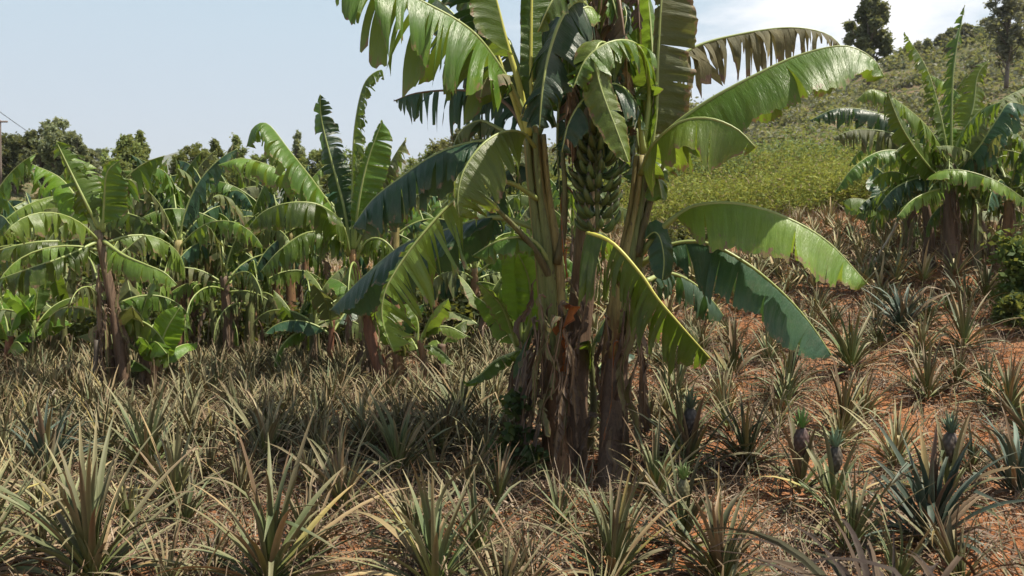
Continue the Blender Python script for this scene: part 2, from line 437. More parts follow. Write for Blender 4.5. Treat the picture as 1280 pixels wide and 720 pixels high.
def add_sheaths(root, path, r, z0, z1, n, seed, mats=('leaf_dead', 'leaf_tan'), L=(0.3, 0.8), W=0.05, name="dry_leaf_sheath"):
    """dried sheaths and leaf rags hanging on the stem: each a strip that clings to the trunk, then peels off and hangs"""
    rnd = random.Random(seed); pth, tot = catmull(path, 40)
    for i in range(n):
        t = rnd.uniform(z0, z1); p = pth[int(t * 40)]; th = rnd.uniform(0, 2 * PI)
        o = Vector((math.cos(th), math.sin(th), 0)); ln = rnd.uniform(*L)
        q = [p + o * r * 0.7, p + o * (r + 0.02) + Vector((0, 0, 0.04))]
        out = rnd.uniform(0.02, 0.16)
        for s in (0.3, 0.6, 1.0):
            a = p + o * (r + out * math.sin(s * 2)) + Vector((rnd.gauss(0, 0.02), rnd.gauss(0, 0.02), -ln * s))
            a.z = max(a.z, ground(a.x, a.y) + 0.02); q.append(a)
        add_leaf(root, q, rnd.choice(mats), 'rib_brown', name=name, w=rnd.uniform(0.5, 1.3) * W, a=(rnd.uniform(-10, 40), rnd.uniform(-10, 50)), g=0.15,
                 n=tuple(o), tear=0.4, pet=0.1, seed=seed * 97 + i, nv=3, wave=0.02, ds=0.03, rr=0.006, pleat=0.006, sweep=rnd.uniform(1.2, 2.6))

def rand_leaf_pts(top, az, e0, bend, L, rnd, n=7):
    """midrib starting at top, elevation e0 falling by bend along its length"""
    p = Vector(top); pts = [p.copy()]; az = az
    for i in range(1, n + 1):
        t = i / n
        e = R(e0 - bend * t ** 1.5)
        p = p + Vector((math.cos(az) * math.cos(e), math.sin(az) * math.cos(e), math.sin(e))) * (L / n)
        az += rnd.gauss(0, 0.05)
        pts.append(p.copy())
    return pts

def banana_plant(base, top, label, n=9, L=1.5, seed=1, r0=0.10, r1=0.05, mats=('leaf', 'leaf', 'leaf', 'leaf_pale', 'leaf_blue', 'leaf_worn', 'leaf_worn'),
                 trunk='trunk', cat="banana plant", group=None, dead=2, tear=0.65, traced=(), w=0.26, azbias=None, sheaths=5, name="banana_plant",
                 emin=10, emax=86, ds=0.035, nv=4, off=0):
    rnd = random.Random(seed); base = Vector(base); top = Vector(top)
    root = empty(name, base, label, cat, group)
    midp = base.lerp(top, 0.5) + Vector((rnd.gauss(0, 0.03), 0, 0)); bb = base - Vector((0, 0, 0.08))
    path = [bb, midp, top]
    add_trunk(root, path, r0, r1, trunk, seed, 20)
    for kw in traced:
        kw = dict(kw); pts = kw.pop('pts')
        if kw.get('n') is None and kw.get('w', 0) >= 0.2: kw['w'] *= 1.15; kw['g'] = min(0.9, kw.get('g', 0.5) + 0.15); kw['tear'] = max(0.6, kw.get('tear', 0.5) * 1.3)
        add_leaf(root, pp(pts), **kw)
    small = L < 0.95
    if small: w = w * 1.05; emin = max(emin, 38); tear = 0.15
    else: w = w * 1.12; tear = min(1.5, tear * 1.6)
    for i in range(n):
        q = (i + 0.5) / n
        az = off + i * 2.399 + rnd.gauss(0, 0.25)
        if azbias is not None: az = azbias[i % len(azbias)] + rnd.gauss(0, 0.2)
        e0 = emax - (emax - emin) * q ** 0.9; bend = (20 + 55 * q if small else 40 + 100 * q) + rnd.gauss(0, 12)
        if e0 - bend < -88: bend = e0 + 88
        l = L * rnd.uniform(0.8, 1.12) * (1 if q > 0.15 else 0.9)
        st = top - (top - base).normalized() * (q * 0.22) 
        add_leaf(root, rand_leaf_pts(st, az, e0, bend, l, rnd), rnd.choice(mats), w=w * rnd.uniform(0.85, 1.15), a=((rnd.uniform(20, 50), rnd.uniform(20, 50)) if small else (rnd.uniform(40, 75), rnd.uniform(40, 75))),
                 g=(0.15 + 0.2 * q if small else 0.6 + 0.35 * q), tear=tear * rnd.uniform(0.8, 2.0), pet=0.15, seed=seed * 31 + i, ds=ds, nv=nv, roll=rnd.gauss(0, 14), rr=0.015)
    for i in range(dead):
        az = rnd.uniform(0, 6.28); st = top - Vector((0, 0, 0.15 + 0.2 * i))
        L2 = min(L * 0.65, (st.z - base.z) * 0.8)
        pts = [st]; d = Vector((math.cos(az), math.sin(az), 0))
        for s in (0.15, 0.4, 0.7, 1.0): pts.append(st + d * (0.13 * math.sin(min(1, s * 2.2) * 1.5) + 0.05 * s) + Vector((0, 0, -L2 * s + 0.05)))
        add_leaf(root, pts, rnd.choice(('leaf_dead', 'leaf_tan', 'leaf_dead')), 'rib_brown', name="dead_leaf", w=0.11, a=(30, 40), g=0.5, n=tuple(d), tear=0.5, sweep=1.6, pet=0.15,
                 seed=seed * 53 + i, ds=ds, nv=4, wave=0.03, rr=0.01)
    if sheaths: add_sheaths(root, [base, midp, top], r0 * 0.85, 0.15, 0.7, sheaths, seed + 500, W=0.05)
    return root

# ================================================================ SETTING
def terrain():
    xs = []; x = -60.0
    ys = [-6.0]
    while ys[-1] < 300: ys.append(ys[-1] + (0.05 if 2.5 < ys[-1] < 9 else 0.10 if 2.5 < ys[-1] < 13 else 0.35 if ys[-1] < 32 else 4.0) if ys[-1] > -1 else ys[-1] + 1)
    fr_ = np.linspace(-1, 1, 330)
    V, Fc = [], []
    for y in ys:
        half = 6 + max(0, y) * 0.95
        for s in fr_:
            x = s * half
            z = ground(x, y)
            if 1 < y < 16 and abs(x) < 14:
                z += 0.035 * noise.noise(Vector((x * 4.3, y * 4.3, 1))) + 0.022 * noise.noise(Vector((x * 13, y * 13, 4))) + 0.02 * max(0, noise.noise(Vector((x * 27, y * 27, 2))) - 0.1)
            V.append((x, y, z))
    m = len(fr_)
    for i in range(len(ys) - 1):
        for j in range(m - 1):
            a = i * m + j; Fc.append((a, a + 1, a + m + 1, a + m))
    tag(new_obj("ground", V, Fc, M['soil']), "red earth ground of the field rising to the right", kind="structure")
    # the plain beyond, one sheet to the horizon, lying below the near ground
    far = [(-9000, -60, -1.5), (9000, -60, -1.5), (9000, 14000, -1.5), (-9000, 14000, -1.5)]
    tag(new_obj("valley_ground", far, [(0, 1, 2, 3)], M['hill_far'], smooth=False), "low valley floor reaching to the far hills", kind="structure")
terrain()

def hill(name, crest, D, front, back, mat, amp, seed, label, z0=-1.5, nu=140, nv=50):
    cr, _ = catmull([P(px, py, D) for px, py in crest], nu)
    V, Fc = [], []
    for i, c in enumerate(cr):
        for j in range(nv + 1):
            t = j / nv; y = c.y - front + (front + back) * t
            k = 1 - (c.y - y) / front if y < c.y else 1 - (y - c.y) / back
            prof = sstep(0, 1, k) if y > c.y else k ** 0.85
            z = z0 + (c.z - z0) * prof
            z += amp * noise.fractal(Vector((c.x / (front * 0.5), y / (front * 0.5), seed)), 1, 2, 5) * min(1, k * 4) * (1 - 0.6 * k)
            V.append((c.x * (y / c.y) ** 0.3 if y > 0 else c.x, y, z))
    m = nv + 1
    for i in range(nu):
        for j in range(nv):
            a = i * m + j; Fc.append((a, a + m, a + m + 1, a + 1))
    return tag(new_obj(name, V, Fc, M[mat]), label, kind="structure")
RIDGE = [(560, 225), (700, 192), (830, 150), (900, 136), (1000, 128), (1080, 92), (1150, 78), (1210, 60), (1290, 66), (1450, 60), (1700, 90)]
hill("dry_hillside", RIDGE, 110, 75, 120, 'hill_near', 3, 3.3, "brown dry hillside rising behind the right banana plants")
hill("left_hillside", [(-500, 150), (-250, 175), (-60, 190), (20, 212), (70, 240), (130, 268), (200, 290)], 60, 28, 60, 'hill_near', 1.5, 9.1, "grassy brown slope at the far left edge")
hill("far_hill", [(-600, 175), (-200, 180), (0, 192), (90, 196), (150, 206), (205, 196), (238, 184), (262, 192), (300, 204), (380, 214), (480, 200), (560, 196), (700, 200), (900, 190), (1300, 180), (1800, 185)], 2600, 1500, 2000, 'hill_far', 40, 5.5, "hazy far hills along the horizon", z0=-20)

# ---------------------------------------------------------------- clouds of small leaves
def leaf_cloud(blobs, n, size, cols, seed, aspect=2.2, droop=0.3, shell=0.55):
    """blobs: (centre, (rx,ry,rz)); returns verts, faces, tints of n small pointed leaves"""
    rg = np.random.default_rng(seed)
    C = np.array([tuple(b[0]) for b in blobs]); Rr = np.array([b[1] for b in blobs], dtype=float)
    wgt = Rr.prod(1) ** 0.66; wgt /= wgt.sum()
    bi = rg.choice(len(blobs), n, p=wgt)
    d = rg.normal(size=(n, 3)); d /= np.linalg.norm(d, axis=1)[:, None]
    r = (shell + (1 - shell) * rg.random(n)) * (1 + 0.12 * rg.normal(size=n))
    pos = C[bi] + d * r[:, None] * Rr[bi]
    # sub-clumping: pull towards random twig centres
    K = max(4, n // 28); tw = pos[rg.choice(n, K)]; ti = rg.integers(0, K, n)
    sel = rg.random(n) < 0.5
    sp = Rr[bi].mean(1) * 0.30
    pos[sel] = tw[ti[sel]] + rg.normal(size=(sel.sum(), 3)) * sp[sel][:, None]
    a = rg.normal(size=(n, 3)); a[:, 2] = a[:, 2] * 0.6 - droop; a /= np.linalg.norm(a, axis=1)[:, None]
    b = np.cross(a, rg.normal(size=(n, 3))); b /= np.linalg.norm(b, axis=1)[:, None]
    s = size * rg.uniform(0.6, 1.4, n)[:, None]
    V = np.stack([pos - a * s * 0.5 * aspect, pos + b * s * 0.5, pos + a * s * 0.5 * aspect, pos - b * s * 0.5], 1).reshape(-1, 3)
    Fc = np.arange(n * 4).reshape(-1, 4).tolist()
    cols = np.array(cols); ci = rg.integers(0, len(cols), len(blobs))
    base = cols[ci[bi]]; tint = base * rg.uniform(0.75, 1.3, (n, 1)); m2 = rg.random(n) < 0.25
    tint[m2] = cols[rg.integers(0, len(cols), m2.sum())]
    return V, Fc, np.repeat(tint, 4, axis=0)

EUC = [(0.19, 0.23, 0.13), (0.24, 0.27, 0.16), (0.27, 0.29, 0.18), (0.16, 0.19, 0.12)]
LIG = [(0.20, 0.26, 0.08), (0.17, 0.22, 0.07), (0.25, 0.28, 0.11), (0.14, 0.18, 0.065)]
DRK = [(0.10, 0.13, 0.06), (0.13, 0.16, 0.08), (0.16, 0.18, 0.095)]
GRY = [(0.20, 0.20, 0.15), (0.26, 0.255, 0.20), (0.17, 0.175, 0.13)]
def tree(base, H, W, label, seed, cols=EUC, n=7000, size=0.14, shape='oval', bare=0.25, group=None, name="tree", zbase=None):
    rnd = random.Random(seed); base = Vector(base)
    root = empty(name, base, label, "tree", group)
    top = base + Vector((rnd.gauss(0, 0.03) * H, 0, H * 0.93))
    pth, _ = catmull([base - Vector((0, 0, 0.6)), base.lerp(top, 0.4) + Vector((rnd.gauss(0, 0.02) * H, 0, 0)), top], 12)
    r0 = H * 0.022
    V, Fc, U = tube(pth, [r0 * (1 - 0.9 * i / 12) + 0.01 for i in range(13)], 9, 0.05, seed)
    blobs = []
    nb = 80
    for i in range(nb):
        t = bare + (1 - bare) * (i + 0.5) / nb
        if shape == 'oval': rw = W / 2 * math.sin(PI * min(1, max(0.08, (t - bare) / (1 - bare) * 0.9 + 0.06))) ** 0.7
        elif shape == 'cone': rw = W / 2 * (1.04 - (t - bare) / (1 - bare)) ** 0.8
        else: rw = W / 2 * (0.65 + 0.35 * rnd.random())
        az = rnd.uniform(0, 6.28); rr = rw * rnd.uniform(0.1, 1.0)
        c = base + Vector((rr * math.cos(az), rr * math.sin(az), H * t))
        br = max(W * 0.05, rw * rnd.uniform(0.10, 0.26))
        blobs.append((c, (br, br, br * rnd.uniform(0.8, 1.5) * (1.5 if shape == 'cone' else 1))))
        if i % 3 == 0:
            st = pth[min(11, int(t * 0.8 * 12))]
            bp, _ = catmull([st, st.lerp(c, 0.5) + Vector((0, 0, -0.02 * H)), c], 5)
            v2, f2, u2 = tube(bp, [r0 * 0.35 * (1 - k / 6) + 0.006 for k in range(6)], 5)
            b0 = len(V); V += v2; Fc += [tuple(x + b0 for x in q) for q in f2]; U += u2
    new_obj("trunk", V, Fc, M['bark'], parent=root, origin=base, uvs=U)
    v, f, c = leaf_cloud(blobs, n, size, cols, seed)
    new_obj("crown", v, f, M['foliage'], parent=root, origin=base, cols=c, smooth=False)
    return root

# trees: (px, base py, top py, distance, width px, label, cols, shape, leaves)
def tree_px(px, pyb, pyt, Y, wpx, label, seed, **kw):
    b = P(px, pyb, Y); t = P(px, pyt, Y)
    wpx = wpx * (1.75 if pyb > 240 else 1.0)
    return tree(b, t.z - b.z, wpx * Y / F, label, seed, size=kw.pop('size', 1.9 * Y / F), n=int(kw.pop('n') * 1.7), **kw)
tree_px(75, 255, 150, 46, 34, "tallest dark eucalyptus above the left banana plants", 11, cols=EUC, n=9000)
tree_px(54, 255, 163, 48, 24, "dark eucalyptus just left of the tallest one at the left", 12, cols=EUC, n=6000)
tree_px(93, 250, 166, 45, 22, "slender eucalyptus just right of the tallest one at the left", 13, cols=EUC, n=6000)
tree_px(18, 232, 171, 55, 62, "round dark tree on the slope at the left edge", 14, cols=DRK, shape='full', bare=0.1, n=7000)
tree_px(-14, 225, 176, 57, 50, "dark bushy tree cut by the left edge of the view", 15, cols=DRK, shape='full', bare=0.1, n=5000)
tree_px(112, 250, 186, 60, 20, "small dark tree right of the eucalyptus group at left", 16, cols=EUC, n=3000)
tree_px(124, 205, 187, 300, 9, "tiny lone round tree standing on the far valley rim", 17, cols=DRK, n=700, shape='full', size=0.6)
tree_px(158, 270, 171, 38, 34, "light green tree with leaning tip behind the left banana plants", 18, cols=LIG, n=7000)
tree_px(178, 270, 166, 40, 26, "pointed light green tree beside the one with leaning tip", 19, cols=LIG, shape='cone', n=6000)
tree_px(243, 280, 184, 40, 44, "pale green tree behind the left row, left of two pointed ones", 20, cols=LIG, n=7000)
tree_px(270, 270, 178, 42, 30, "pointed yellow-green tree in the gap of the left row", 21, cols=LIG, shape='cone', n=6000)
tree_px(298, 270, 171, 44, 26, "narrow pointed green tree before the far hill", 22, cols=LIG, shape='cone', n=6000)
tree_px(330, 275, 195, 42, 44, "low pale green tree behind the arching banana leaves", 23, cols=LIG, n=6000)
tree_px(374, 275, 166, 46, 24, "thin pointed tree behind the tall left banana leaves", 24, cols=EUC, shape='cone', n=5000)
tree_px(395, 280, 190, 42, 40, "dull green tree behind the tallest left banana stem", 25, cols=LIG, n=5000)
tree_px(455, 285, 185, 44, 50, "green tree behind the gap left of the central clump", 26, cols=LIG, n=6000)
tree_px(582, 275, 163, 36, 52, "feathery olive tree seen under the shredded dark leaf", 27, cols=[(0.15, 0.15, 0.07), (0.12, 0.13, 0.055), (0.17, 0.16, 0.09)], n=9000)
tree_px(535, 285, 186, 40, 48, "olive bushy tree left of the feathery one", 28, cols=LIG, n=6000)
tree_px(1086, 96, -14, 62, 60, "tall dark full eucalyptus against the clouds at right", 29, cols=EUC, n=8500, bare=0.12, shape='oval', size=0.14)
tree_px(1258, 100, -22, 58, 66, "thin grey-brown airy tree at the upper right corner", 32, cols=GRY, n=5500, bare=0.2, size=0.12)
RT = [(1133, 62, 16), (1146, 56, 12), (1158, 52, 14), (1176, 46, 14), (1190, 38, 16), (1206, 34, 20), (1222, 36, 16), (1240, 44, 12)]
for i, (x, y, w_) in enumerate(RT):
    tree_px(x, y + 26, y - 2, 108, w_, "small grey-green tree in the line along the brown ridge", 60 + i, cols=GRY if i % 2 else EUC, n=1300, group="small trees along the right ridge", size=0.34)
for i, (x, y) in enumerate([(838, 152), (850, 149), (862, 147), (874, 145), (886, 142), (898, 139), (912, 137)]):
    tree_px(x, y + 16, y - 10, 112, 15, "small dark tree on the bluish ridge between the two central crowns", 80 + i, cols=DRK, n=1200, group="small trees on the ridge behind the central clump", size=0.36)

# ---------------------------------------------------------------- utility pole and wire
pb = P(1, 232, 50); pt = P(0, 150, 50)
pole = empty("utility_pole", pb, "thin rusty pole carrying a wire at the left edge", "utility pole")
v, f, u = tube(catmull([pb, pt], 4)[0], [0.07, 0.07, 0.065, 0.06, 0.06], 10); new_obj("shaft", v, f, M['pole'], parent=pole, origin=pb, uvs=u)
ca = pt + Vector((-0.7, 0, -0.1)); cb = pt + Vector((0.45, 0, -0.1))
v, f, u = tube([ca, cb], [0.06, 0.06], 8); new_obj("crossarm", v, f, M['pole'], parent=pole, origin=pb, uvs=u)
w0 = P(-60, 95, 46); w1 = P(150, 232, 78)
wp = [w0.lerp(w1, t) - Vector((0, 0, 1.0 * 4 * t * (1 - t) * 0.5)) for t in [i / 20 for i in range(21)]]
v, f, u = tube(wp, [0.022] * 21, 5)
tag(new_obj("power_line", v, f, M['wire']), "thin dark wire sagging down past the pole at left", "wire")

# ---------------------------------------------------------------- undergrowth on the slope (uncountable)
rg = np.random.default_rng(5); random.seed(5)
def patch_blobs(poly_px, Y0, Y1, n, r, seed, hgt=0.5):
    rnd = random.Random(seed); out = []
    for _ in range(n):
        px = rnd.uniform(*poly_px); Y = rnd.uniform(Y0, Y1); x = (px - 640) / F * Y
        rr = rnd.uniform(*r); out.append((Vector((x, Y, ground(x, Y) + rr * hgt)), (rr, rr, rr * 0.75)))
    return out
YG = [(0.27, 0.35, 0.06), (0.23, 0.31, 0.06), (0.34, 0.38, 0.08), (0.18, 0.25, 0.06), (0.30, 0.25, 0.12), (0.26, 0.34, 0.06)]
v, f, c = leaf_cloud(patch_blobs((790, 1090), 18.5, 30, 260, (0.25, 1.0), 1), 150000, 0.034, YG, 2, 3.2, -0.5, 0.3)
tag(new_obj("green_undergrowth", v, f, M['foliage'], cols=c, smooth=False), "yellow-green scrub covering the slope behind the central clump", kind="stuff")
v, f, c = leaf_cloud(patch_blobs((740, 1180), 24, 46, 260, (0.6, 1.5), 31, 0.7), 120000, 0.055, [(0.13, 0.19, 0.05), (0.10, 0.15, 0.05), (0.18, 0.22, 0.07), (0.08, 0.12, 0.04), (0.15, 0.17, 0.08)], 41, 2.4, 0, 0.35)
tag(new_obj("green_bushes", v, f, M['foliage'], cols=c, smooth=False), "fresh green bushes massed across the slope above the scrub", kind="stuff")
v, f, c = leaf_cloud(patch_blobs((700, 1500), 27, 52, 420, (0.5, 1.3), 3), 60000, 0.12, [(0.07, 0.095, 0.035), (0.10, 0.12, 0.045), (0.05, 0.07, 0.03), (0.15, 0.12, 0.07), (0.13, 0.13, 0.10)], 4, 2.0, 0, 0.4)
tag(new_obj("hill_scrub", v, f, M['foliage'], cols=c, smooth=False), "dull mixed scrub on the upper slope at right", kind="stuff")
v, f, c = leaf_cloud(patch_blobs((-250, 760), 24, 42, 330, (0.6, 1.5), 6), 60000, 0.12, [(0.10, 0.14, 0.045), (0.075, 0.105, 0.04), (0.13, 0.17, 0.055), (0.055, 0.08, 0.03)], 7, 2.0, 0, 0.4)
tag(new_obj("field_edge_scrub", v, f, M['foliage'], cols=c, smooth=False), "green scrub and saplings filling in behind the left banana row", kind="stuff")
rnd = random.Random(78)
bpy.context.view_layer.update()
rh = bpy.data.objects["dry_hillside"]; hb3 = []
for _ in range(1700):
    y = rnd.uniform(42, 112); x = rnd.uniform(-0.1, 0.8) * y
    ok_, loc, *_r = rh.ray_cast(Vector((x, y, 90)), Vector((0, 0, -1)))
    if ok_: rr = rnd.uniform(0.5, 1.9); hb3.append((Vector((x, y, loc.z + rr * 0.2)), (rr, rr, rr * 0.7)))
v, f, c = leaf_cloud(hb3, 120000, 0.26, DRK + GRY + [(0.14, 0.12, 0.07)], 18, 2.0, 0, 0.4)
tag(new_obj("hillside_scrub", v, f, M['foliage'], cols=c, smooth=False), "dark scattered scrub over the brown hillside at right", kind="stuff")
v, f, c = leaf_cloud([(Vector((x_, y_, ground(x_, y_) + 0.25)), (0.35, 0.35, 0.35)) for x_, y_ in [((random.Random(i).uniform(-60, 690) - 640) / F * random.Random(i + 5000).uniform(11.3, 17), 0) for i in range(0)] + [(lambda Y_, p_: ((p_ - 640) / F * Y_, Y_))(random.Random(i + 9000).uniform(10.8, 17), random.Random(i).uniform(-60, 720)) for i in range(330)]], 60000, 0.055, [(0.045, 0.07, 0.025), (0.07, 0.10, 0.035), (0.035, 0.05, 0.02)], 31, 2.2, 0, 0.3)  # near-black leaf colours paint the shade between the rows into these weeds
tag(new_obj("shade_coloured_weeds", v, f, M['foliage'], cols=c, smooth=False), "low weeds between the banana rows at left, coloured dark to stand in for shade", kind="stuff")
hb = []
rnd = random.Random(77)
for _ in range(130):
    x = rnd.uniform(-60, -22); y = rnd.uniform(40, 60); rr = rnd.uniform(0.3, 1.0)
    # sits on the left slope
    hb.append((Vector((x, y, -1.5)), (rr, rr, rr)))
dg = bpy.context.evaluated_depsgraph_get()
lh = bpy.data.objects["left_hillside"]
hb2 = []
for c0, r_ in hb:
    ok_, loc, *_ = lh.ray_cast(Vector((c0.x, c0.y, 60)), Vector((0, 0, -1)))
    if ok_: hb2.append((Vector((c0.x, c0.y, loc.z + r_[2] * 0.4)), r_))
if hb2:
    v, f, c = leaf_cloud(hb2, 24000, 0.16, [(0.10, 0.11, 0.04), (0.14, 0.12, 0.06), (0.06, 0.08, 0.03)], 8, 2.0, 0, 0.4)
    tag(new_obj("left_slope_scrub", v, f, M['foliage'], cols=c, smooth=False), "brownish green scrub on the slope at the left edge", kind="stuff")

# ================================================================ PINEAPPLES
def pine_leaf(V, Fc, Cc, base, az, e0, bend, L, w, cb, cm, ct, rnd, seg=7, tw=0.0):
    b0 = len(V); p = Vector(base)
    side = Vector((-math.sin(az), math.cos(az), 0))
    kink = rnd.uniform(0.35, 0.8) if rnd.random() < 0.16 else 9; kb = rnd.uniform(30, 100)
    for i in range(seg + 1):
        t = i / seg; e = R(e0 - bend * t ** 1.6 - (kb if t > kink else 0))
        d = Vector((math.cos(az) * math.cos(e), math.sin(az) * math.cos(e), math.sin(e)))
        N = side.cross(d) * -1
        ww = w * 0.5 * (1 - t ** 2.2) * (0.75 + 0.5 * min(1, t * 4)) + 0.0008
        s2 = (Matrix.Rotation(tw * t, 3, d) @ side)
        V.append(p - s2 * ww - N * (-ww * 0.55)); V.append(p.copy()); V.append(p + s2 * ww + N * (ww * 0.55))
        c = [a + (b - a) * min(1, t / 0.45) for a, b in zip(cb, cm)] if t < 0.45 else [a + (b - a) * ((t - 0.45) / 0.55) ** 1.5 for a, b in zip(cm, ct)]
        edge = [min(1, x * 1.25 + 0.01) for x in c]
        Cc += [edge, [x * 0.92 for x in c], edge]
        p = p + d * (L / seg)
    for i in range(seg):
        a = b0 + i * 3
        Fc.append((a, a + 1, a + 4, a + 3)); Fc.append((a + 1, a + 2, a + 5, a + 4))

def pine_cols(rnd, kind):
    k = rnd.random()
    if kind == 'blue':  cm = (0.085, 0.125, 0.095)
    elif kind == 'dry': cm = rnd.choice([(0.27, 0.23, 0.14), (0.22, 0.21, 0.125), (0.31, 0.27, 0.17), (0.18, 0.185, 0.105)])
    else: cm = rnd.choice([(0.125, 0.15, 0.08), (0.10, 0.135, 0.07), (0.15, 0.16, 0.09), (0.17, 0.155, 0.095)])
    cb = rnd.choice([(0.15, 0.20, 0.05), (0.12, 0.16, 0.05), (0.18, 0.17, 0.06)]) if kind != 'blue' else (0.08, 0.12, 0.07)
    ct = rnd.choice([(0.24, 0.19, 0.12), (0.20, 0.13, 0.09), (0.30, 0.25, 0.15), (0.15, 0.15, 0.09)]) if kind != 'blue' else (0.12, 0.14, 0.10)
    if k < 0.14: cm = ct = (0.30, 0.22, 0.13); cb = (0.18, 0.12, 0.07)
    elif k < 0.17: cm = (0.26, 0.22, 0.08); ct = (0.30, 0.20, 0.09)
    elif k < 0.24: cm = (0.17, 0.115, 0.07); ct = (0.22, 0.14, 0.09)
    j = rnd.uniform(0.65, 1.12)
    wk = (1.0, 1.0, 1.0) if kind == 'blue' else (1.0, 1.0, 0.88)
    return [tuple(min(0.6, x * j * y_) for x, y_ in zip(c, wk)) for c in (cb, cm, ct)]
def pine_mesh(seed, n=46, L=0.62, w=0.040, kind='green', seg=7, emin=8, fruit=False):
    rnd = random.Random(seed); V, Fc, Cc = [], [], []
    for i in range(n):
        q = (i + 0.5) / n; az = i * 2.399 + rnd.gauss(0, 0.35)
        e0 = 86 - (86 - emin) * q ** 1.15 + rnd.gauss(0, 8)
        bend = rnd.uniform(5, 40) + 55 * q * rnd.random()
        if rnd.random() < 0.08: bend += 60
        l = L * (0.62 + 0.5 * math.sin(PI * (0.18 + 0.62 * q))) * rnd.uniform(0.5, 1.15)
        r = 0.012 + 0.035 * q
        pine_leaf(V, Fc, Cc, (r * math.cos(az), r * math.sin(az), 0.02 + 0.13 * (1 - q)), az, e0, bend, l, w * rnd.uniform(0.75, 1.15), *pine_cols(rnd, kind), rnd, seg, rnd.gauss(0, 0.5))
    for i in range(int(n * 0.28)):      # dried leaves at the foot
        az = rnd.uniform(0, 6.28); j = rnd.uniform(0.7, 1.3); c = tuple(x * j for x in rnd.choice([(0.24, 0.17, 0.10), (0.30, 0.22, 0.14), (0.17, 0.11, 0.07)]))
        pine_leaf(V, Fc, Cc, (0.04 * math.cos(az), 0.04 * math.sin(az), 0.05), az, rnd.uniform(5, 35), rnd.uniform(20, 75), L * rnd.uniform(0.4, 0.8), w * 0.7, c, c, c, rnd, seg, rnd.gauss(0, 1.5))
    return V, Fc, Cc
PROTO = {}
def proto(key, **kw):
    V, Fc, Cc = pine_mesh(**kw)
    o = new_obj("pineapple_plant", V, Fc, M['pine'], cols=Cc); me = o.data; bpy.data.objects.remove(o); PROTO[key] = me
for i in range(5): proto(('near', i), seed=100 + i, n=64, L=0.56, w=0.023, seg=8)
for i in range(2): proto(('blue', i), seed=120 + i, n=50, L=0.50, w=0.032, kind='blue', seg=7, emin=30)
for i in range(6): proto(('green', i), seed=140 + i, n=46, L=0.50, w=0.021, seg=6)
for i in range(6): proto(('dry', i), seed=160 + i, n=50, L=0.48, w=0.019, kind='dry', seg=6)
for i in range(3): proto(('small', i), seed=180 + i, n=26, L=0.36, w=0.022, seg=5)

def pineapple_fruit(root, at, h=0.15, seed=0, col=(0.12, 0.075, 0.065), crown=(0.09, 0.15, 0.075)):
    """a fruit of spiral eyes on a short stalk, with its leafy crown"""
    rnd = random.Random(seed); V, Fc, Cc = [], [], []
    nr, nsg = 26, 32
    for i in range(nr + 1):
        t = i / nr; r = 0.27 * h * (math.sin(PI * (0.06 + 0.86 * t)) ** 0.55)
        for j in range(nsg):
            th = 2 * PI * j / nsg
            eye = abs(math.sin(4 * th + t * 9)) * abs(math.sin(4 * th - t * 9))
            rr = r * (0.92 + 0.16 * eye); V.append((rr * math.cos(th), rr * math.sin(th), h * t))
            k = 0.6 + 0.9 * eye; Cc.append([x * k for x in col])
    for i in range(nr):
        for j in range(nsg):
            a = i * nsg + j; b = i * nsg + (j + 1) % nsg; Fc.append((a, b, b + nsg, a + nsg))
    Fc.append(tuple(range(nr * nsg, (nr + 1) * nsg)))
    sv, sf, _ = tube([Vector((0, 0, -0.22)), Vector((0, 0, 0.01))], [0.014, 0.017], 8)
    b0 = len(V); V += sv; Fc += [tuple(x + b0 for x in q) for q in sf]; Cc += [[0.15, 0.15, 0.07]] * len(sv)
    fr_o = new_obj("fruit", [Vector(q) + at for q in V], Fc, M['fruit'], parent=root, origin=root.location, cols=Cc)
    V, Fc, Cc = [], [], []
    for i in range(26):
        q = (i + 0.5) / 26; az = i * 2.399
        pine_leaf(V, Fc, Cc, (0.012 * math.cos(az), 0.012 * math.sin(az), h * 0.97), az, 88 - 45 * q, 20 * q, h * (0.9 - 0.45 * q), 0.014, crown, tuple(x * 1.2 for x in crown), (0.16, 0.20, 0.10), rnd, 4)
    new_obj("crown_leaves", [Vector(q) + at for q in V], Fc, M['pine'], parent=fr_o, origin=root.location, cols=Cc)

used = []
def put_pine(key, x, y, s, rz, label, group=None, dz=0.0, tilt=(0, 0)):
    o = bpy.data.objects.new("pineapple_plant", PROTO[key]); COL.objects.link(o)
    o.location = (x, y, ground(x, y) - 0.01 + dz); o.scale = (s, s, s * 1.0); o.rotation_euler = (tilt[0], tilt[1], rz)
    tag(o, label, "pineapple plant", group); used.append((x, y)); return o

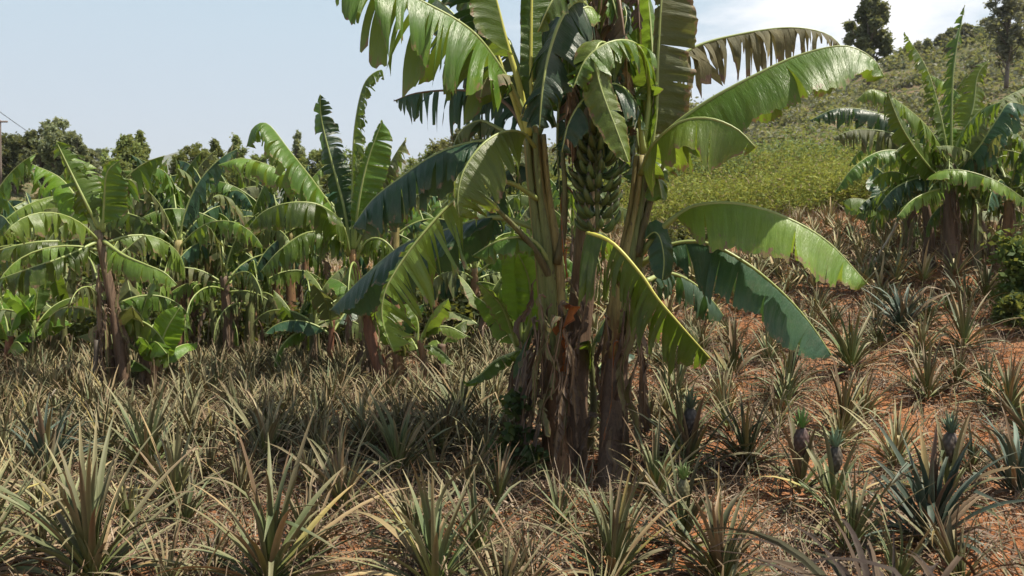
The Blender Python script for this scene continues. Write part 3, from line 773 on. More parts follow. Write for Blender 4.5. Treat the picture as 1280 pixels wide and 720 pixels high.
# the plants one can tell apart: (px, base py, prototype, size, label)
NEAR = [
 (118, 742, ('near', 3), 1.25, "big dark green pineapple plant at the lower left corner"),
 (335, 748, ('near', 1), 1.22, "big spreading pineapple plant in the front row, second from the left"),
 (545, 752, ('near', 2), 1.12, "tall thin-leaved pineapple plant in front, left of the bare earth patch"),
 (-30, 735, ('near', 3), 1.05, "pineapple plant cut by the left edge in the front row"),
 (765, 742, ('near', 4), 0.95, "pineapple plant with yellowed blades in front of the central clump"),
 (905, 745, ('near', 0), 0.92, "olive pineapple plant in the front row right of the central clump"),
 (1165, 690, ('blue', 0), 1.10, "bluish dark pineapple plant with stiff upright leaves at lower right"),
 (1268, 622, ('blue', 1), 0.95, "stiff dark pineapple plant cut by the right edge"),
 (498, 602, ('green', 0), 1.15, "dark shaded pineapple plant in the bare gap left of the central clump"),
 (577, 545, ('green', 1), 1.20, "silvery pineapple plant close to the left of the central stems"),
 (622, 640, ('green', 2), 0.75, "shaded pineapple plant at the left foot of the central stems"),
 (700, 668, ('green', 3), 0.62, "shaded pineapple plant right in front of the central stems"),
 (822, 632, ('near', 1), 0.85, "dark shaded pineapple plant at the right foot of the central stems"),
 (850, 575, ('near', 3), 0.95, "tall shaded pineapple plant just right of the central stems"),
 (935, 592, ('near', 2), 0.95, "large grey-green pineapple plant on red earth right of the central stems"),
 (985, 500, ('green', 4), 1.1, "dark pineapple plant below the tip of the long drooping leaf"),
 (1065, 470, ('green', 5), 1.35, "dense grey pineapple plant right of the drooping leaf tip"),
 (915, 480, ('small', 0), 1.5, "small green pineapple plant on red earth under the drooping leaves"),
 (1055, 545, ('dry', 0), 1.05, "greyish pineapple plant in the middle of the right red earth field"),
 (1160, 505, ('dry', 1), 1.0, "pale dry pineapple plant in the red field right of centre"),
 (1205, 440, ('green', 2), 1.2, "tall green pineapple plant beside the bare red patch at right"),
 (1262, 520, ('near', 4), 0.85, "pineapple plant with arching pale leaves near the right edge"),
 (1150, 450, ('dry', 3), 1.0, "dry pineapple plant above the middle of the right field"),
 (1230, 380, ('green', 0), 1.1, "green pineapple plant in front of the right banana stems"),
 (1128, 420, ('blue', 1), 1.1, "bluish pineapple plant on the slope below the right banana stems"),
 (215, 640, ('dry', 2), 1.1, "straw coloured pineapple plant between the two big front ones at left"),
 (430, 650, ('dry', 4), 1.05, "dry pineapple plant at the edge of the bare earth, front centre left"),
 (60, 600, ('blue', 0), 1.0, "dark leaved pineapple plant in the dry field at the far left"),
 (185, 600, ('green', 3), 1.15, "dark tufted pineapple plant below the left banana stems"),
 (330, 590, ('dry', 5), 1.1, "bushy straw coloured pineapple plant in the middle of the left field"),
]
for i, (px, py, key, s, lab) in enumerate(NEAR):
    g_ = on_ground(px, py); put_pine(key, g_.x, g_.y, s, i * 1.7, lab, tilt=(random.Random(i).gauss(0, 0.06), random.Random(i + 50).gauss(0, 0.06)))
# plants that carry a fruit
for i, (px, py, s, h, lab, col, crn) in enumerate([
 (1000, 628, 0.85, 0.17, "pineapple plant bearing a dark purple fruit with green crown on red earth", (0.11, 0.07, 0.06), (0.10, 0.19, 0.05)),
 (1042, 655, 0.8, 0.15, "pineapple plant bearing a fruit with a pale bluish crown at lower right", (0.10, 0.085, 0.065), (0.13, 0.19, 0.13)),
 (862, 600, 0.9, 0.19, "pineapple plant with a tall blackish fruit right of the central stems", (0.06, 0.05, 0.045), (0.06, 0.08, 0.05)),
 (1185, 640, 0.9, 0.18, "pineapple plant with a dark fruit behind the bluish one at lower right", (0.09, 0.07, 0.06), (0.07, 0.11, 0.08)),
 (853, 700, 0.75, 0.12, "pineapple plant with a small bright green crowned fruit in front", (0.13, 0.12, 0.06), (0.12, 0.17, 0.05))]):
    g_ = on_ground(px, py); root = empty("pineapple_plant", g_, lab, "pineapple plant"); used.append((g_.x, g_.y))
    o = bpy.data.objects.new("leaf_rosette", PROTO[('small', i % 3)]); COL.objects.link(o); o.parent = root; o.scale = (s * 1.5,) * 3; o.rotation_euler.z = i
    pineapple_fruit(root, g_ + Vector((0, 0, 0.30)), h, i, col, crn)

BANANA_SPOTS = []   # filled below, needed to keep the rows clear
for px, py, r_ in ((690, 600, .42), (765, 600, .4), (725, 590, .4), (160, 500, .4), (190, 500, .3), (490, 492, .35), (520, 495, .35), (400, 470, .3), (290, 460, .4), (1190, 338, .6), (1150, 325, .5)):
    g_ = on_ground(px, py); BANANA_SPOTS.append((g_.x, g_.y, r_))
def px_of(x, y, z):
    d = Vector((x, y, z)) - EYE; t = d.dot(FW)
    return 640 + F * d.x / t, 360 - F * d.dot(UP) / t
cand = []
rnd = random.Random(42)
y = 2.9
while y < 27:
    stepx = 0.43 if y < 14 else 0.6
    x = -0.72 * y - 0.8 + rnd.random() * 0.3
    while x < 0.72 * y + 0.8:
        xx = x + rnd.gauss(0, 0.09); yy = y + rnd.gauss(0, 0.10)
        right = xx > 0.15 * yy
        gx, gy = px_of(xx, yy, ground(xx, yy))
        keep = True
        if right and yy < 12 and rnd.random() < (0.50 if yy < 9 else 0.30): keep = False
        if yy > 17.5 and 780 < gx < 1090: keep = False
        if yy > 13 and gx < 640: keep = False
        if yy > 14 and gx > 1090: keep = keep and yy < 18
        if 640 < gx < 800 and 596 < gy < 670: keep = False
        if 560 < gx < 700 and gy > 640 and gy < 700: keep = keep and rnd.random() < 0.3
        if 390 < gx < 480 and 590 < gy < 690: keep = keep and rnd.random() < 0.5
        if gx < -60 or gx > 1340 or gy > 790: keep = False
        if gx > 1190 and 395 < gy < 470: keep = keep and rnd.random() < 0.15
        for (bx, by, br) in BANANA_SPOTS:
            if (xx - bx) ** 2 + (yy - by) ** 2 < br * br: keep = False
        for (bx, by) in used:
            if (xx - bx) ** 2 + (yy - by) ** 2 < 0.30 ** 2: keep = False
        if keep: cand.append((yy, xx, gx, gy))
        x += stepx
    y += 0.43 if y < 14 else 0.62
cand.sort()
ZONE_OLD = {'lf': ("straw and grey-green pineapple plant in the crowded rows of the left foreground", "pineapple rows in the left foreground"),
        'lm': ("dull straw coloured pineapple plant in the field below the left banana plants", "pineapple rows below the left banana plants"),
        'rf': ("grey-green pineapple plant on open red earth in the right foreground", "pineapple plants in the right foreground"),
        'rm': ("greyish pineapple plant on the slope between the drooping leaves and the right clump", "pineapple plants up the right slope")}
indiv = cand[:262]; rest = cand[262:]
for (yy, xx, gx, gy) in indiv:
    left = gx < 690
    z_ = ('l' if left else 'r') + ('f' if yy < 6.3 else 'm')
    k = rnd.random()
    if left: key = ('dry', rnd.randrange(6)) if k < 0.78 else ('green', rnd.randrange(6))
    else: key = ('green', rnd.randrange(6)) if k < 0.5 else (('dry', rnd.randrange(6)) if k < 0.85 else ('small', rnd.randrange(3)))
    LX = [(120, "below the leaning stem at the far left"), (250, "in front of the second row, left part"), (370, "below the skirted banana plant"), (470, "below the bushy mid stem"), (560, "in front of the tall mid plant's stems"), (690, "just left of the central stems")]
    RX = [(860, "just right of the central stems"), (980, "below the long drooping leaves"), (1090, "straight below the grey dense plant's side"), (1180, "below the left of the right clump"), (1500, "below the right end of the right clump")]
    RX[2] = (1090, "right of the drooping leaf tips")
    place = next(p_ for lim, p_ in (LX if left else RX) if gx < lim or lim in (690, 1500))
    far_ = "nearest rows" if yy < 5.2 else ("middle rows" if yy < 8 else "farther rows")
    look = {'dry': "straw coloured", 'green': "grey-green", 'small': "small grey-green"}[key[0]]
    lab_ = look + " pineapple plant " + place + ", " + far_
    put_pine(key, xx, yy, ((rnd.uniform(0.58, 0.95) if yy < 6.5 else rnd.uniform(0.48, 0.75)) if left else rnd.uniform(0.6, 1.0)), rnd.uniform(0, 6.28), lab_, lab_.replace('pineapple plant', 'pineapple plants'), tilt=(rnd.gauss(0, 0.2), rnd.gauss(0, 0.2)))
rm = random.Random(314)
for _ in range(400):
    yy = rm.uniform(5.9, 13.0); gx = rm.uniform(-40, 640); xx = (gx - 640) / F * yy
    if min((xx - bx) ** 2 + (yy - by) ** 2 for bx, by, _r in BANANA_SPOTS) > 0.09: rest.append((yy, xx, gx, 0))
V, Fc, Cc = [], [], []
for (yy, xx, gx, gy) in rest:
    b = Vector((xx, yy, ground(xx, yy))); s = rnd.uniform(0.8, 1.15) * (1.0 if yy > 13 or gx > 700 else 0.62)
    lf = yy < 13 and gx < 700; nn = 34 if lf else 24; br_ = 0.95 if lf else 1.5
    for i in range(nn):
        q = (i + 0.5) / nn; az = i * 2.399 + rnd.gauss(0, 0.3)
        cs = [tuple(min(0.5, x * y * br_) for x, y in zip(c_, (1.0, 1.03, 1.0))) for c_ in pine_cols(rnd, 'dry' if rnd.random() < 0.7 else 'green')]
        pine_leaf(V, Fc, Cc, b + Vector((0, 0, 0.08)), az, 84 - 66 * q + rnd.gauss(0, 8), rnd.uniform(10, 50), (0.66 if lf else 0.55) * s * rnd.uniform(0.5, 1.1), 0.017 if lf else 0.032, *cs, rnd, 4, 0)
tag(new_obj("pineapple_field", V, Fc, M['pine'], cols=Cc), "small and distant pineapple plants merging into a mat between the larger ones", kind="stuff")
print("pineapples", len(cand), len(rest), "faces rest", len(Fc))

# ---------------------------------------------------------------- litter and dry grass (uncountable)
STR = [(0.35, 0.275, 0.19), (0.27, 0.20, 0.13), (0.42, 0.345, 0.25), (0.17, 0.11, 0.07), (0.25, 0.165, 0.105), (0.11, 0.075, 0.05)]
def litter(n, seed, upright, y0, y1, L, w, dens, pal=STR):
    rnd = random.Random(seed); V, Fc, Cc = [], [], []; k = 0
    while k < n:
        yy = y0 + (y1 - y0) * rnd.random() ** 0.75; xx = rnd.uniform(-0.70 * yy - 0.5, 0.70 * yy + 0.5)
        dd = dens(xx, yy) * (0.35 + 1.3 * max(0, noise.noise(Vector((xx * 1.7, yy * 1.7, 9))) + 0.4))
        if rnd.random() > dd: continue
        k += 1
        az = rnd.uniform(0, 6.28); l = rnd.uniform(*L); e = R(rnd.uniform(25, 85)) if upright else R(rnd.uniform(-6, 22)); bnd = R(rnd.uniform(10, 90)) if upright else R(rnd.uniform(-10, 40))
        p = Vector((xx, yy, ground(xx, yy) + (0.0 if upright else rnd.uniform(0.012, 0.045)))); col = rnd.choice(pal); j = rnd.uniform(0.7, 1.3); col = [c * j for c in col]
        ww = rnd.uniform(*w) * 0.5; b0 = len(V)
        for s in range(4):
            t = s / 3; ee = e - bnd * t; d = Vector((math.cos(az) * math.cos(ee), math.sin(az) * math.cos(ee), math.sin(ee)))
            sd = Vector((-math.sin(az), math.cos(az), rnd.gauss(0, 0.3))) * ww * (1 - 0.8 * t * t)
            V.append(p - sd); V.append(p + sd); Cc += [col, col]; p = p + d * (l / 3); az += rnd.gauss(0, 0.25)
            if not upright: p.z = max(p.z, ground(p.x, p.y) + 0.008)
        for s in range(3): a = b0 + s * 2; Fc.append((a, a + 1, a + 3, a + 2))
    return V, Fc, Cc
dl = lambda x, y: 1.0 if x < 0.05 * y else (0.55 if y < 9 else 0.7)
V, Fc, Cc = litter(85000, 1, False, 2.6, 14.5, (0.04, 0.28), (0.003, 0.014), lambda x, y: 1.0 if x < 0.05 * y else 0.62)
tag(new_obj("dry_litter", V, Fc, M['straw'], cols=Cc), "brown and straw coloured dead leaves strewn over the red earth", kind="stuff")
V, Fc, Cc = litter(42000, 2, True, 2.8, 15, (0.10, 0.42), (0.003, 0.009), dl, STR + [(0.20, 0.19, 0.09), (0.15, 0.16, 0.075), (0.17, 0.17, 0.09)])
tag(new_obj("dry_grass", V, Fc, M['straw'], cols=Cc), "thin dry grass standing between the pineapple plants", kind="stuff")
V, Fc, Cc = litter(26000, 3, True, 12, 24, (0.2, 0.55), (0.008, 0.02), lambda x, y: 1.0 if x > 0 else 0.5, [(0.36, 0.28, 0.19), (0.29, 0.24, 0.16), (0.24, 0.22, 0.13), (0.36, 0.30, 0.22)])
tag(new_obj("slope_grass", V, Fc, M['straw'], cols=Cc), "brown dry grass on the slope behind the rows", kind="stuff")
# ================================================================ CENTRAL BANANA CLUMP
gA = on_ground(700, 600); gB = on_ground(765, 606); gC = on_ground(714, 590)
GRP = "three banana stems of the central clump"
# ---- left stem
topA = P(668, 168, 5.65)
A = empty("banana_plant", gA, "left stem of the big central banana clump with a fan of long petioles", "banana plant", GRP)
pathA = [gA - Vector((0, 0, .1)), P(694, 480, 5.68), P(688, 340, 5.66), P(674, 235, 5.65), topA]
add_trunk(A, pathA[:-1] + [P(668, 148, 5.65)], 0.125, 0.022, 'trunk', 3, 34, 0.09)
TA = [
 dict(pts=[(668, 172, 5.65), (652, 130, 5.55), (628, 86, 5.45), (590, 38, 5.3), (530, 2, 5.15), (470, -22, 5.0), (410, -36, 4.9)], mat='leaf', label="huge arching leaf hanging over the upper left", w=0.55, a=(60, 45), g=0.6, tear=0.75, pet=0.2, seed=1, wave=0.04, roll=-14, nv=8),
 dict(pts=[(664, 175, 5.75), (640, 135, 5.9), (610, 116, 6.0), (565, 112, 6.1), (520, 116, 6.15), (492, 126, 6.15)], mat='leaf_blue', rib='rib_brown', w=0.36, a=(60, 60), g=0.9, tear=1.5, pet=0.15, seed=2, label="shredded dark leaf with a brown tip in the left gap"),
 dict(pts=[(664, 190, 5.7), (636, 178, 5.75), (595, 176, 5.8), (545, 192, 5.8), (500, 222, 5.8), (465, 250, 5.8), (440, 285, 5.75)], mat='leaf_blue', w=0.38, a=(62, 30), g=0.75, tear=0.6, pet=0.12, seed=3, label="dark bluish leaf arching down to the left"),
 dict(pts=[(672, 186, 5.6), (655, 166, 5.45), (630, 164, 5.3), (603, 180, 5.15), (580, 212, 5.05), (572, 246, 5.0), (574, 272, 5.0)], mat='leaf_pale', w=0.40, a=(24, 30), g=0.42, tear=0.4, pet=0.14, seed=4, n=(-0.25, -0.75, 0.6), wside=(0.12, 1.0), wave=0.03, sweep=0.3, nv=8, rr=0.014),
 dict(pts=[(676, 250, 5.6), (640, 228, 5.4), (604, 228, 5.3), (568, 250, 5.2), (530, 290, 5.12), (500, 330, 5.08), (481, 365, 5.05), (478, 400, 5.05), (492, 440, 5.05)], mat='leaf_pale', rib='rib', w=0.44, a=(14, 30), g=0.10, tear=0.9, pet=0.28, seed=5, n=(0.2, -0.8, 0.5), wside=(0.12, 1.0), sweep=0.4, nv=8, label="bright drooping leaf with its blade spread to the right", rr=0.016),
 dict(pts=[(676, 285, 5.75), (620, 270, 5.85), (560, 286, 5.95), (505, 305, 6.0), (455, 345, 6.0), (412, 388, 5.95)], mat='leaf_blue', w=0.40, a=(50, 20), g=0.55, tear=0.14, pet=0.2, seed=6, wave=0.03, label="dark teal leaf sloping down behind the bright one"),
 dict(pts=[(668, 175, 5.66), (664, 110, 5.7), (664, 40, 5.75), (666, -40, 5.8), (672, -120, 5.8)], mat='leaf', rib='rib_yellow', w=0.34, a=(8, 12), g=0.0, tear=0.0, pet=0.08, seed=7, n=(0.15, -1, 0.1), wside=(1.1, 0.25), wave=0.02, label="broad upright leaf with a pale rib"),
 dict(pts=[(664, 170, 5.6), (652, 110, 5.6), (634, 50, 5.6), (618, -10, 5.6), (596, -70, 5.55)], mat='leaf', rib='rib_yellow', w=0.30, a=(40, 40), g=0.2, tear=0.2, pet=0.42, seed=8, rr=0.024),
 dict(pts=[(660, 172, 5.7), (640, 112, 5.75), (618, 55, 5.8), (598, 5, 5.8), (570, -50, 5.8)], mat='leaf_blue', rib='rib_yellow', w=0.34, a=(45, 45), g=0.3, tear=0.5, pet=0.3, seed=9),
 dict(pts=[(670, 172, 5.8), (690, 120, 5.95), (712, 60, 6.05), (728, 0, 6.1), (740, -60, 6.1)], mat='leaf', w=0.36, a=(30, 30), g=0.3, tear=0.5, pet=0.15, seed=10),
 dict(pts=[(742, 40, 5.7), (732, 5, 5.45), (716, 2, 5.25), (700, 24, 5.12), (686, 66, 5.05), (678, 110, 5.0), (674, 160, 5.0)], mat='leaf_blue', w=0.34, a=(25, 55), g=0.6, tear=0.5, pet=0.12, seed=11, wave=0.07, label="dark wilting leaf hanging in folds in front of the crown"),
 dict(pts=[(660, 178, 5.75), (625, 160, 5.85), (600, 150, 5.95), (575, 165, 6.0), (560, 200, 6.05)], mat='leaf_worn', w=0.2, a=(50, 50), g=0.6, tear=0.9, pet=0.2, seed=12),
 dict(pts=[(664, 172, 5.8), (640, 120, 6.0), (606, 70, 6.2), (570, 20, 6.3), (530, -10, 6.35), (480, -10, 6.4)], mat='leaf_blue', w=0.34, a=(45, 45), g=0.5, tear=0.8, pet=0.15, seed=15),
 dict(pts=[(668, 175, 5.8), (655, 100, 6.0), (630, 40, 6.2), (600, 10, 6.3), (570, 30, 6.35), (555, 80, 6.35)], mat='leaf_worn', w=0.26, a=(45, 45), g=0.6, tear=0.9, pet=0.15, seed=16),
 dict(pts=[(680, 230, 5.8), (655, 205, 5.95), (630, 215, 6.0), (612, 250, 6.05), (606, 300, 6.05)], mat='leaf_blue', w=0.22, a=(45, 45), g=0.6, tear=0.7, pet=0.1, seed=17),
 dict(pts=[(640, 95, 5.5), (622, 92, 5.4), (606, 100, 5.35), (600, 125, 5.3)], mat='leaf_tan', w=0.13, a=(10, 30), g=0.3, tear=0.3, pet=0.05, seed=13, rr=0.004),
 dict(pts=[(690, 330, 5.6), (668, 300, 5.5), (640, 296, 5.45), (615, 304, 5.45), (590, 320, 5.45)], mat='leaf', w=0.15, a=(60, 45), g=0.7, tear=0.6, pet=0.2, seed=14),
]
for kw in TA:
    kw = dict(kw); add_leaf(A, pp(kw.pop('pts')), **kw)
# ---- right stem
topB = P(806, 195, 5.6)
B = empty("banana_plant", gB, "right stem of the big central banana clump, its long leaves sweeping to the right", "banana plant", GRP)
pathB = [gB - Vector((0, 0, .1)), P(768, 480, 5.66), P(784, 345, 5.62), P(800, 255, 5.6), topB]
add_trunk(B, pathB[:-1] + [P(807, 160, 5.6)], 0.125, 0.022, 'trunk_dark', 5, 34, 0.09)
TB = [
 dict(pts=[(806, 200, 5.6), (806, 140, 5.6), (802, 80, 5.6), (798, 10, 5.6), (792, -70, 5.6)], mat='leaf_young', rib='rib_yellow', w=0.10, a=(60, 60), g=0.0, tear=0.0, pet=0.03, seed=21, n=(0, 1, 0.1), wave=0.01, label="rolled bright young leaf standing upright"),
 dict(pts=[(812, 195, 5.6), (820, 140, 5.55), (822, 80, 5.5), (826, 10, 5.45), (832, -60, 5.45)], mat='leaf_worn', w=0.32, a=(12, 8), g=0.06, tear=0.1, pet=0.12, seed=22, n=(0.1, -1, 0.1), wside=(0.95, 0.12), wave=0.035, sweep=-0.05, label="broad upright dusty leaf beside the flower stalk"),
 dict(pts=[(806, 190, 5.9), (815, 130, 6.1), (835, 85, 6.2), (870, 57, 6.3), (930, 41, 6.35), (990, 34, 6.35), (1035, 43, 6.35), (1058, 66, 6.3)], mat='leaf_tan', w=0.36, a=(56, 60), g=0.85, tear=1.5, pet=0.22, seed=23, label="shredded tan leaf arching against the sky at right", nv=6, ds=0.022),
 dict(pts=[(806, 205, 5.55), (832, 165, 5.45), (880, 128, 5.35), (940, 95, 5.25), (1000, 68, 5.2), (1055, 57, 5.15), (1090, 72, 5.12), (1106, 96, 5.1)], mat='leaf', w=0.40, a=(52, 30), g=0.45, tear=0.16, pet=0.12, seed=24, wave=0.03, nv=9, sweep=0.12, label="great glossy leaf reaching up and to the right", ds=0.02),
 dict(pts=[(800, 215, 5.5), (818, 178, 5.2), (850, 152, 5.0), (885, 147, 4.9), (920, 160, 4.85), (945, 184, 4.8)], mat='leaf_pale', w=0.33, a=(60, 40), g=0.6, tear=0.4, pet=0.06, seed=25, wave=0.045, nv=8, label="short pale leaf curling over in front at right"),
 dict(pts=[(798, 318, 5.6), (822, 288, 5.5), (852, 264, 5.4), (880, 254, 5.3), (925, 254, 5.2), (980, 270, 5.1), (1035, 302, 5.05), (1084, 354, 5.0)], mat='leaf_pale', rib='rib', w=0.36, a=(42, 25), g=0.45, tear=0.12, pet=0.22, seed=26, wave=0.025, nv=8, label="long smooth leaf drooping to the right, upper of two", ds=0.02, rr=0.022),
 dict(pts=[(800, 330, 5.7), (835, 306, 5.65), (880, 302, 5.55), (930, 326, 5.45), (975, 362, 5.4), (1010, 400, 5.35), (1040, 444, 5.3)], mat='leaf_blue', w=0.38, a=(52, 30), g=0.5, tear=0.30, pet=0.1, seed=27, nv=8, label="long dark leaf drooping to the right, lower of two"),
 dict(pts=[(780, 330, 5.5), (745, 300, 5.2), (735, 290, 5.0), (765, 302, 4.85), (800, 340, 4.75), (822, 372, 4.7), (850, 405, 4.65), (888, 448, 4.6)], mat='leaf', rib='rib_yellow', w=0.44, a=(66, 60), g=0.7, tear=0.85, pet=0.22, seed=28, nv=7, label="front leaf with a bright yellow rib crossing the stems", rr=0.018),
 dict(pts=[(806, 350, 5.8), (835, 340, 6.0), (865, 352, 6.1), (890, 375, 6.15), (905, 395, 6.2)], mat='leaf_blue', w=0.26, a=(55, 50), g=0.7, tear=0.95, pet=0.1, seed=29),
 dict(pts=[(805, 300, 5.5), (818, 290, 5.42), (826, 300, 5.4), (830, 325, 5.38), (828, 350, 5.36)], mat='leaf_blue', w=0.13, a=(30, 30), g=0.3, tear=0.0, pet=0.05, seed=30, n=(0, -1, 0.2), rr=0.006),
 dict(pts=[(782, 110, 5.6), (768, 66, 5.35), (752, 52, 5.1), (743, 72, 5.0), (752, 112, 4.95), (770, 160, 4.9), (788, 208, 4.85)], mat='leaf_pale', w=0.13, a=(20, 25), g=0.2, tear=0.15, pet=0.38, seed=31, n=(0.2, -0.9, 0.3), wave=0.02, label="narrow folded leaf hanging before the fruit bunch", rr=0.012),
 dict(pts=[(806, 190, 5.5), (795, 130, 5.35), (768, 104, 5.2), (735, 118, 5.1), (712, 150, 5.05), (702, 190, 5.05)], mat='leaf_blue', w=0.28, a=(30, 35), g=0.35, tear=0.6, pet=0.12, seed=35, wave=0.05),
 dict(pts=[(806, 180, 5.6), (812, 110, 5.5), (800, 60, 5.3), (770, 50, 5.1), (735, 70, 5.0), (716, 110, 4.95)], mat='leaf', w=0.26, a=(35, 35), g=0.4, tear=0.7, pet=0.2, seed=36, wave=0.05),
 dict(pts=[(802, 190, 5.75), (790, 120, 5.9), (770, 50, 6.0), (745, -10, 6.1), (700, -60, 6.2)], mat='leaf_blue', w=0.36, a=(35, 35), g=0.3, tear=0.6, pet=0.12, seed=32),
 dict(pts=[(808, 190, 5.75), (818, 130, 5.95), (815, 60, 6.1), (808, -10, 6.2), (790, -70, 6.3)], mat='leaf', w=0.30, a=(35, 35), g=0.3, tear=0.7, pet=0.12, seed=33),
 dict(pts=[(804, 225, 5.6), (812, 215, 5.5), (822, 222, 5.42), (828, 250, 5.4)], mat='leaf', w=0.16, a=(30, 40), g=0.4, tear=0.2, pet=0.05, seed=34, n=(0, -1, 0.3), rr=0.006),
]
for kw in TB:
    kw = dict(kw); add_leaf(B, pp(kw.pop('pts')), **kw)
# extra petioles cut or broken beside the right crown
for i, q in enumerate([[(796, 320, 5.55), (808, 270, 5.5), (822, 225, 5.45), (830, 205, 5.45)], [(794, 300, 5.6), (802, 250, 5.55), (812, 212, 5.5)], [(690, 350, 5.6), (668, 312, 5.5), (645, 285, 5.4), (622, 262, 5.3)], [(696, 330, 5.58), (704, 290, 5.55), (706, 235, 5.5), (703, 190, 5.5)]]):
    c, _ = catmull(pp(q), 14); v, f, u = tube(c, [0.030 - 0.016 * k / 14 for k in range(15)], 10, 0.04, i)
    rt = B if i < 2 else A
    new_obj("petiole", v, f, M['trunk_green'], parent=rt, origin=rt.location, uvs=u)
# leaf bases wrapped round the upper stems
for rt, pth_, mm, cnt, sd in ((A, pathA, 'trunk', 7, 1), (B, pathB, 'trunk', 7, 2)):
    cc, _ = catmull(pth_, 60); rn_ = random.Random(sd)
    for i in range(cnt):
        th = i * 2.4 + sd; t0 = rn_.uniform(0.22, 0.5); q = []
        for k in range(18):
            t = t0 + (1.0 - t0) * k / 17; j = min(59, int(t * 60)); r_ = 0.10 - 0.055 * t + 0.012 * k / 17
            q.append(cc[j].lerp(cc[min(60, j + 1)], t * 60 - j) + Vector((math.cos(th + 0.4 * t), math.sin(th + 0.4 * t), 0)) * r_ * (0.75 + 0.35 * k / 17))
        v, f, u = tube(q, [0.030 + 0.016 * math.sin(PI * min(1, k / 12)) - 0.012 * k / 17 for k in range(18)], 10, 0.08, i)
        new_obj("leaf_base", v, f, M[('trunk', 'trunk_green', 'trunk')[i % 3]], parent=rt, origin=rt.location, uvs=[(a_, b_ + t0 * 2.6) for a_, b_ in u])
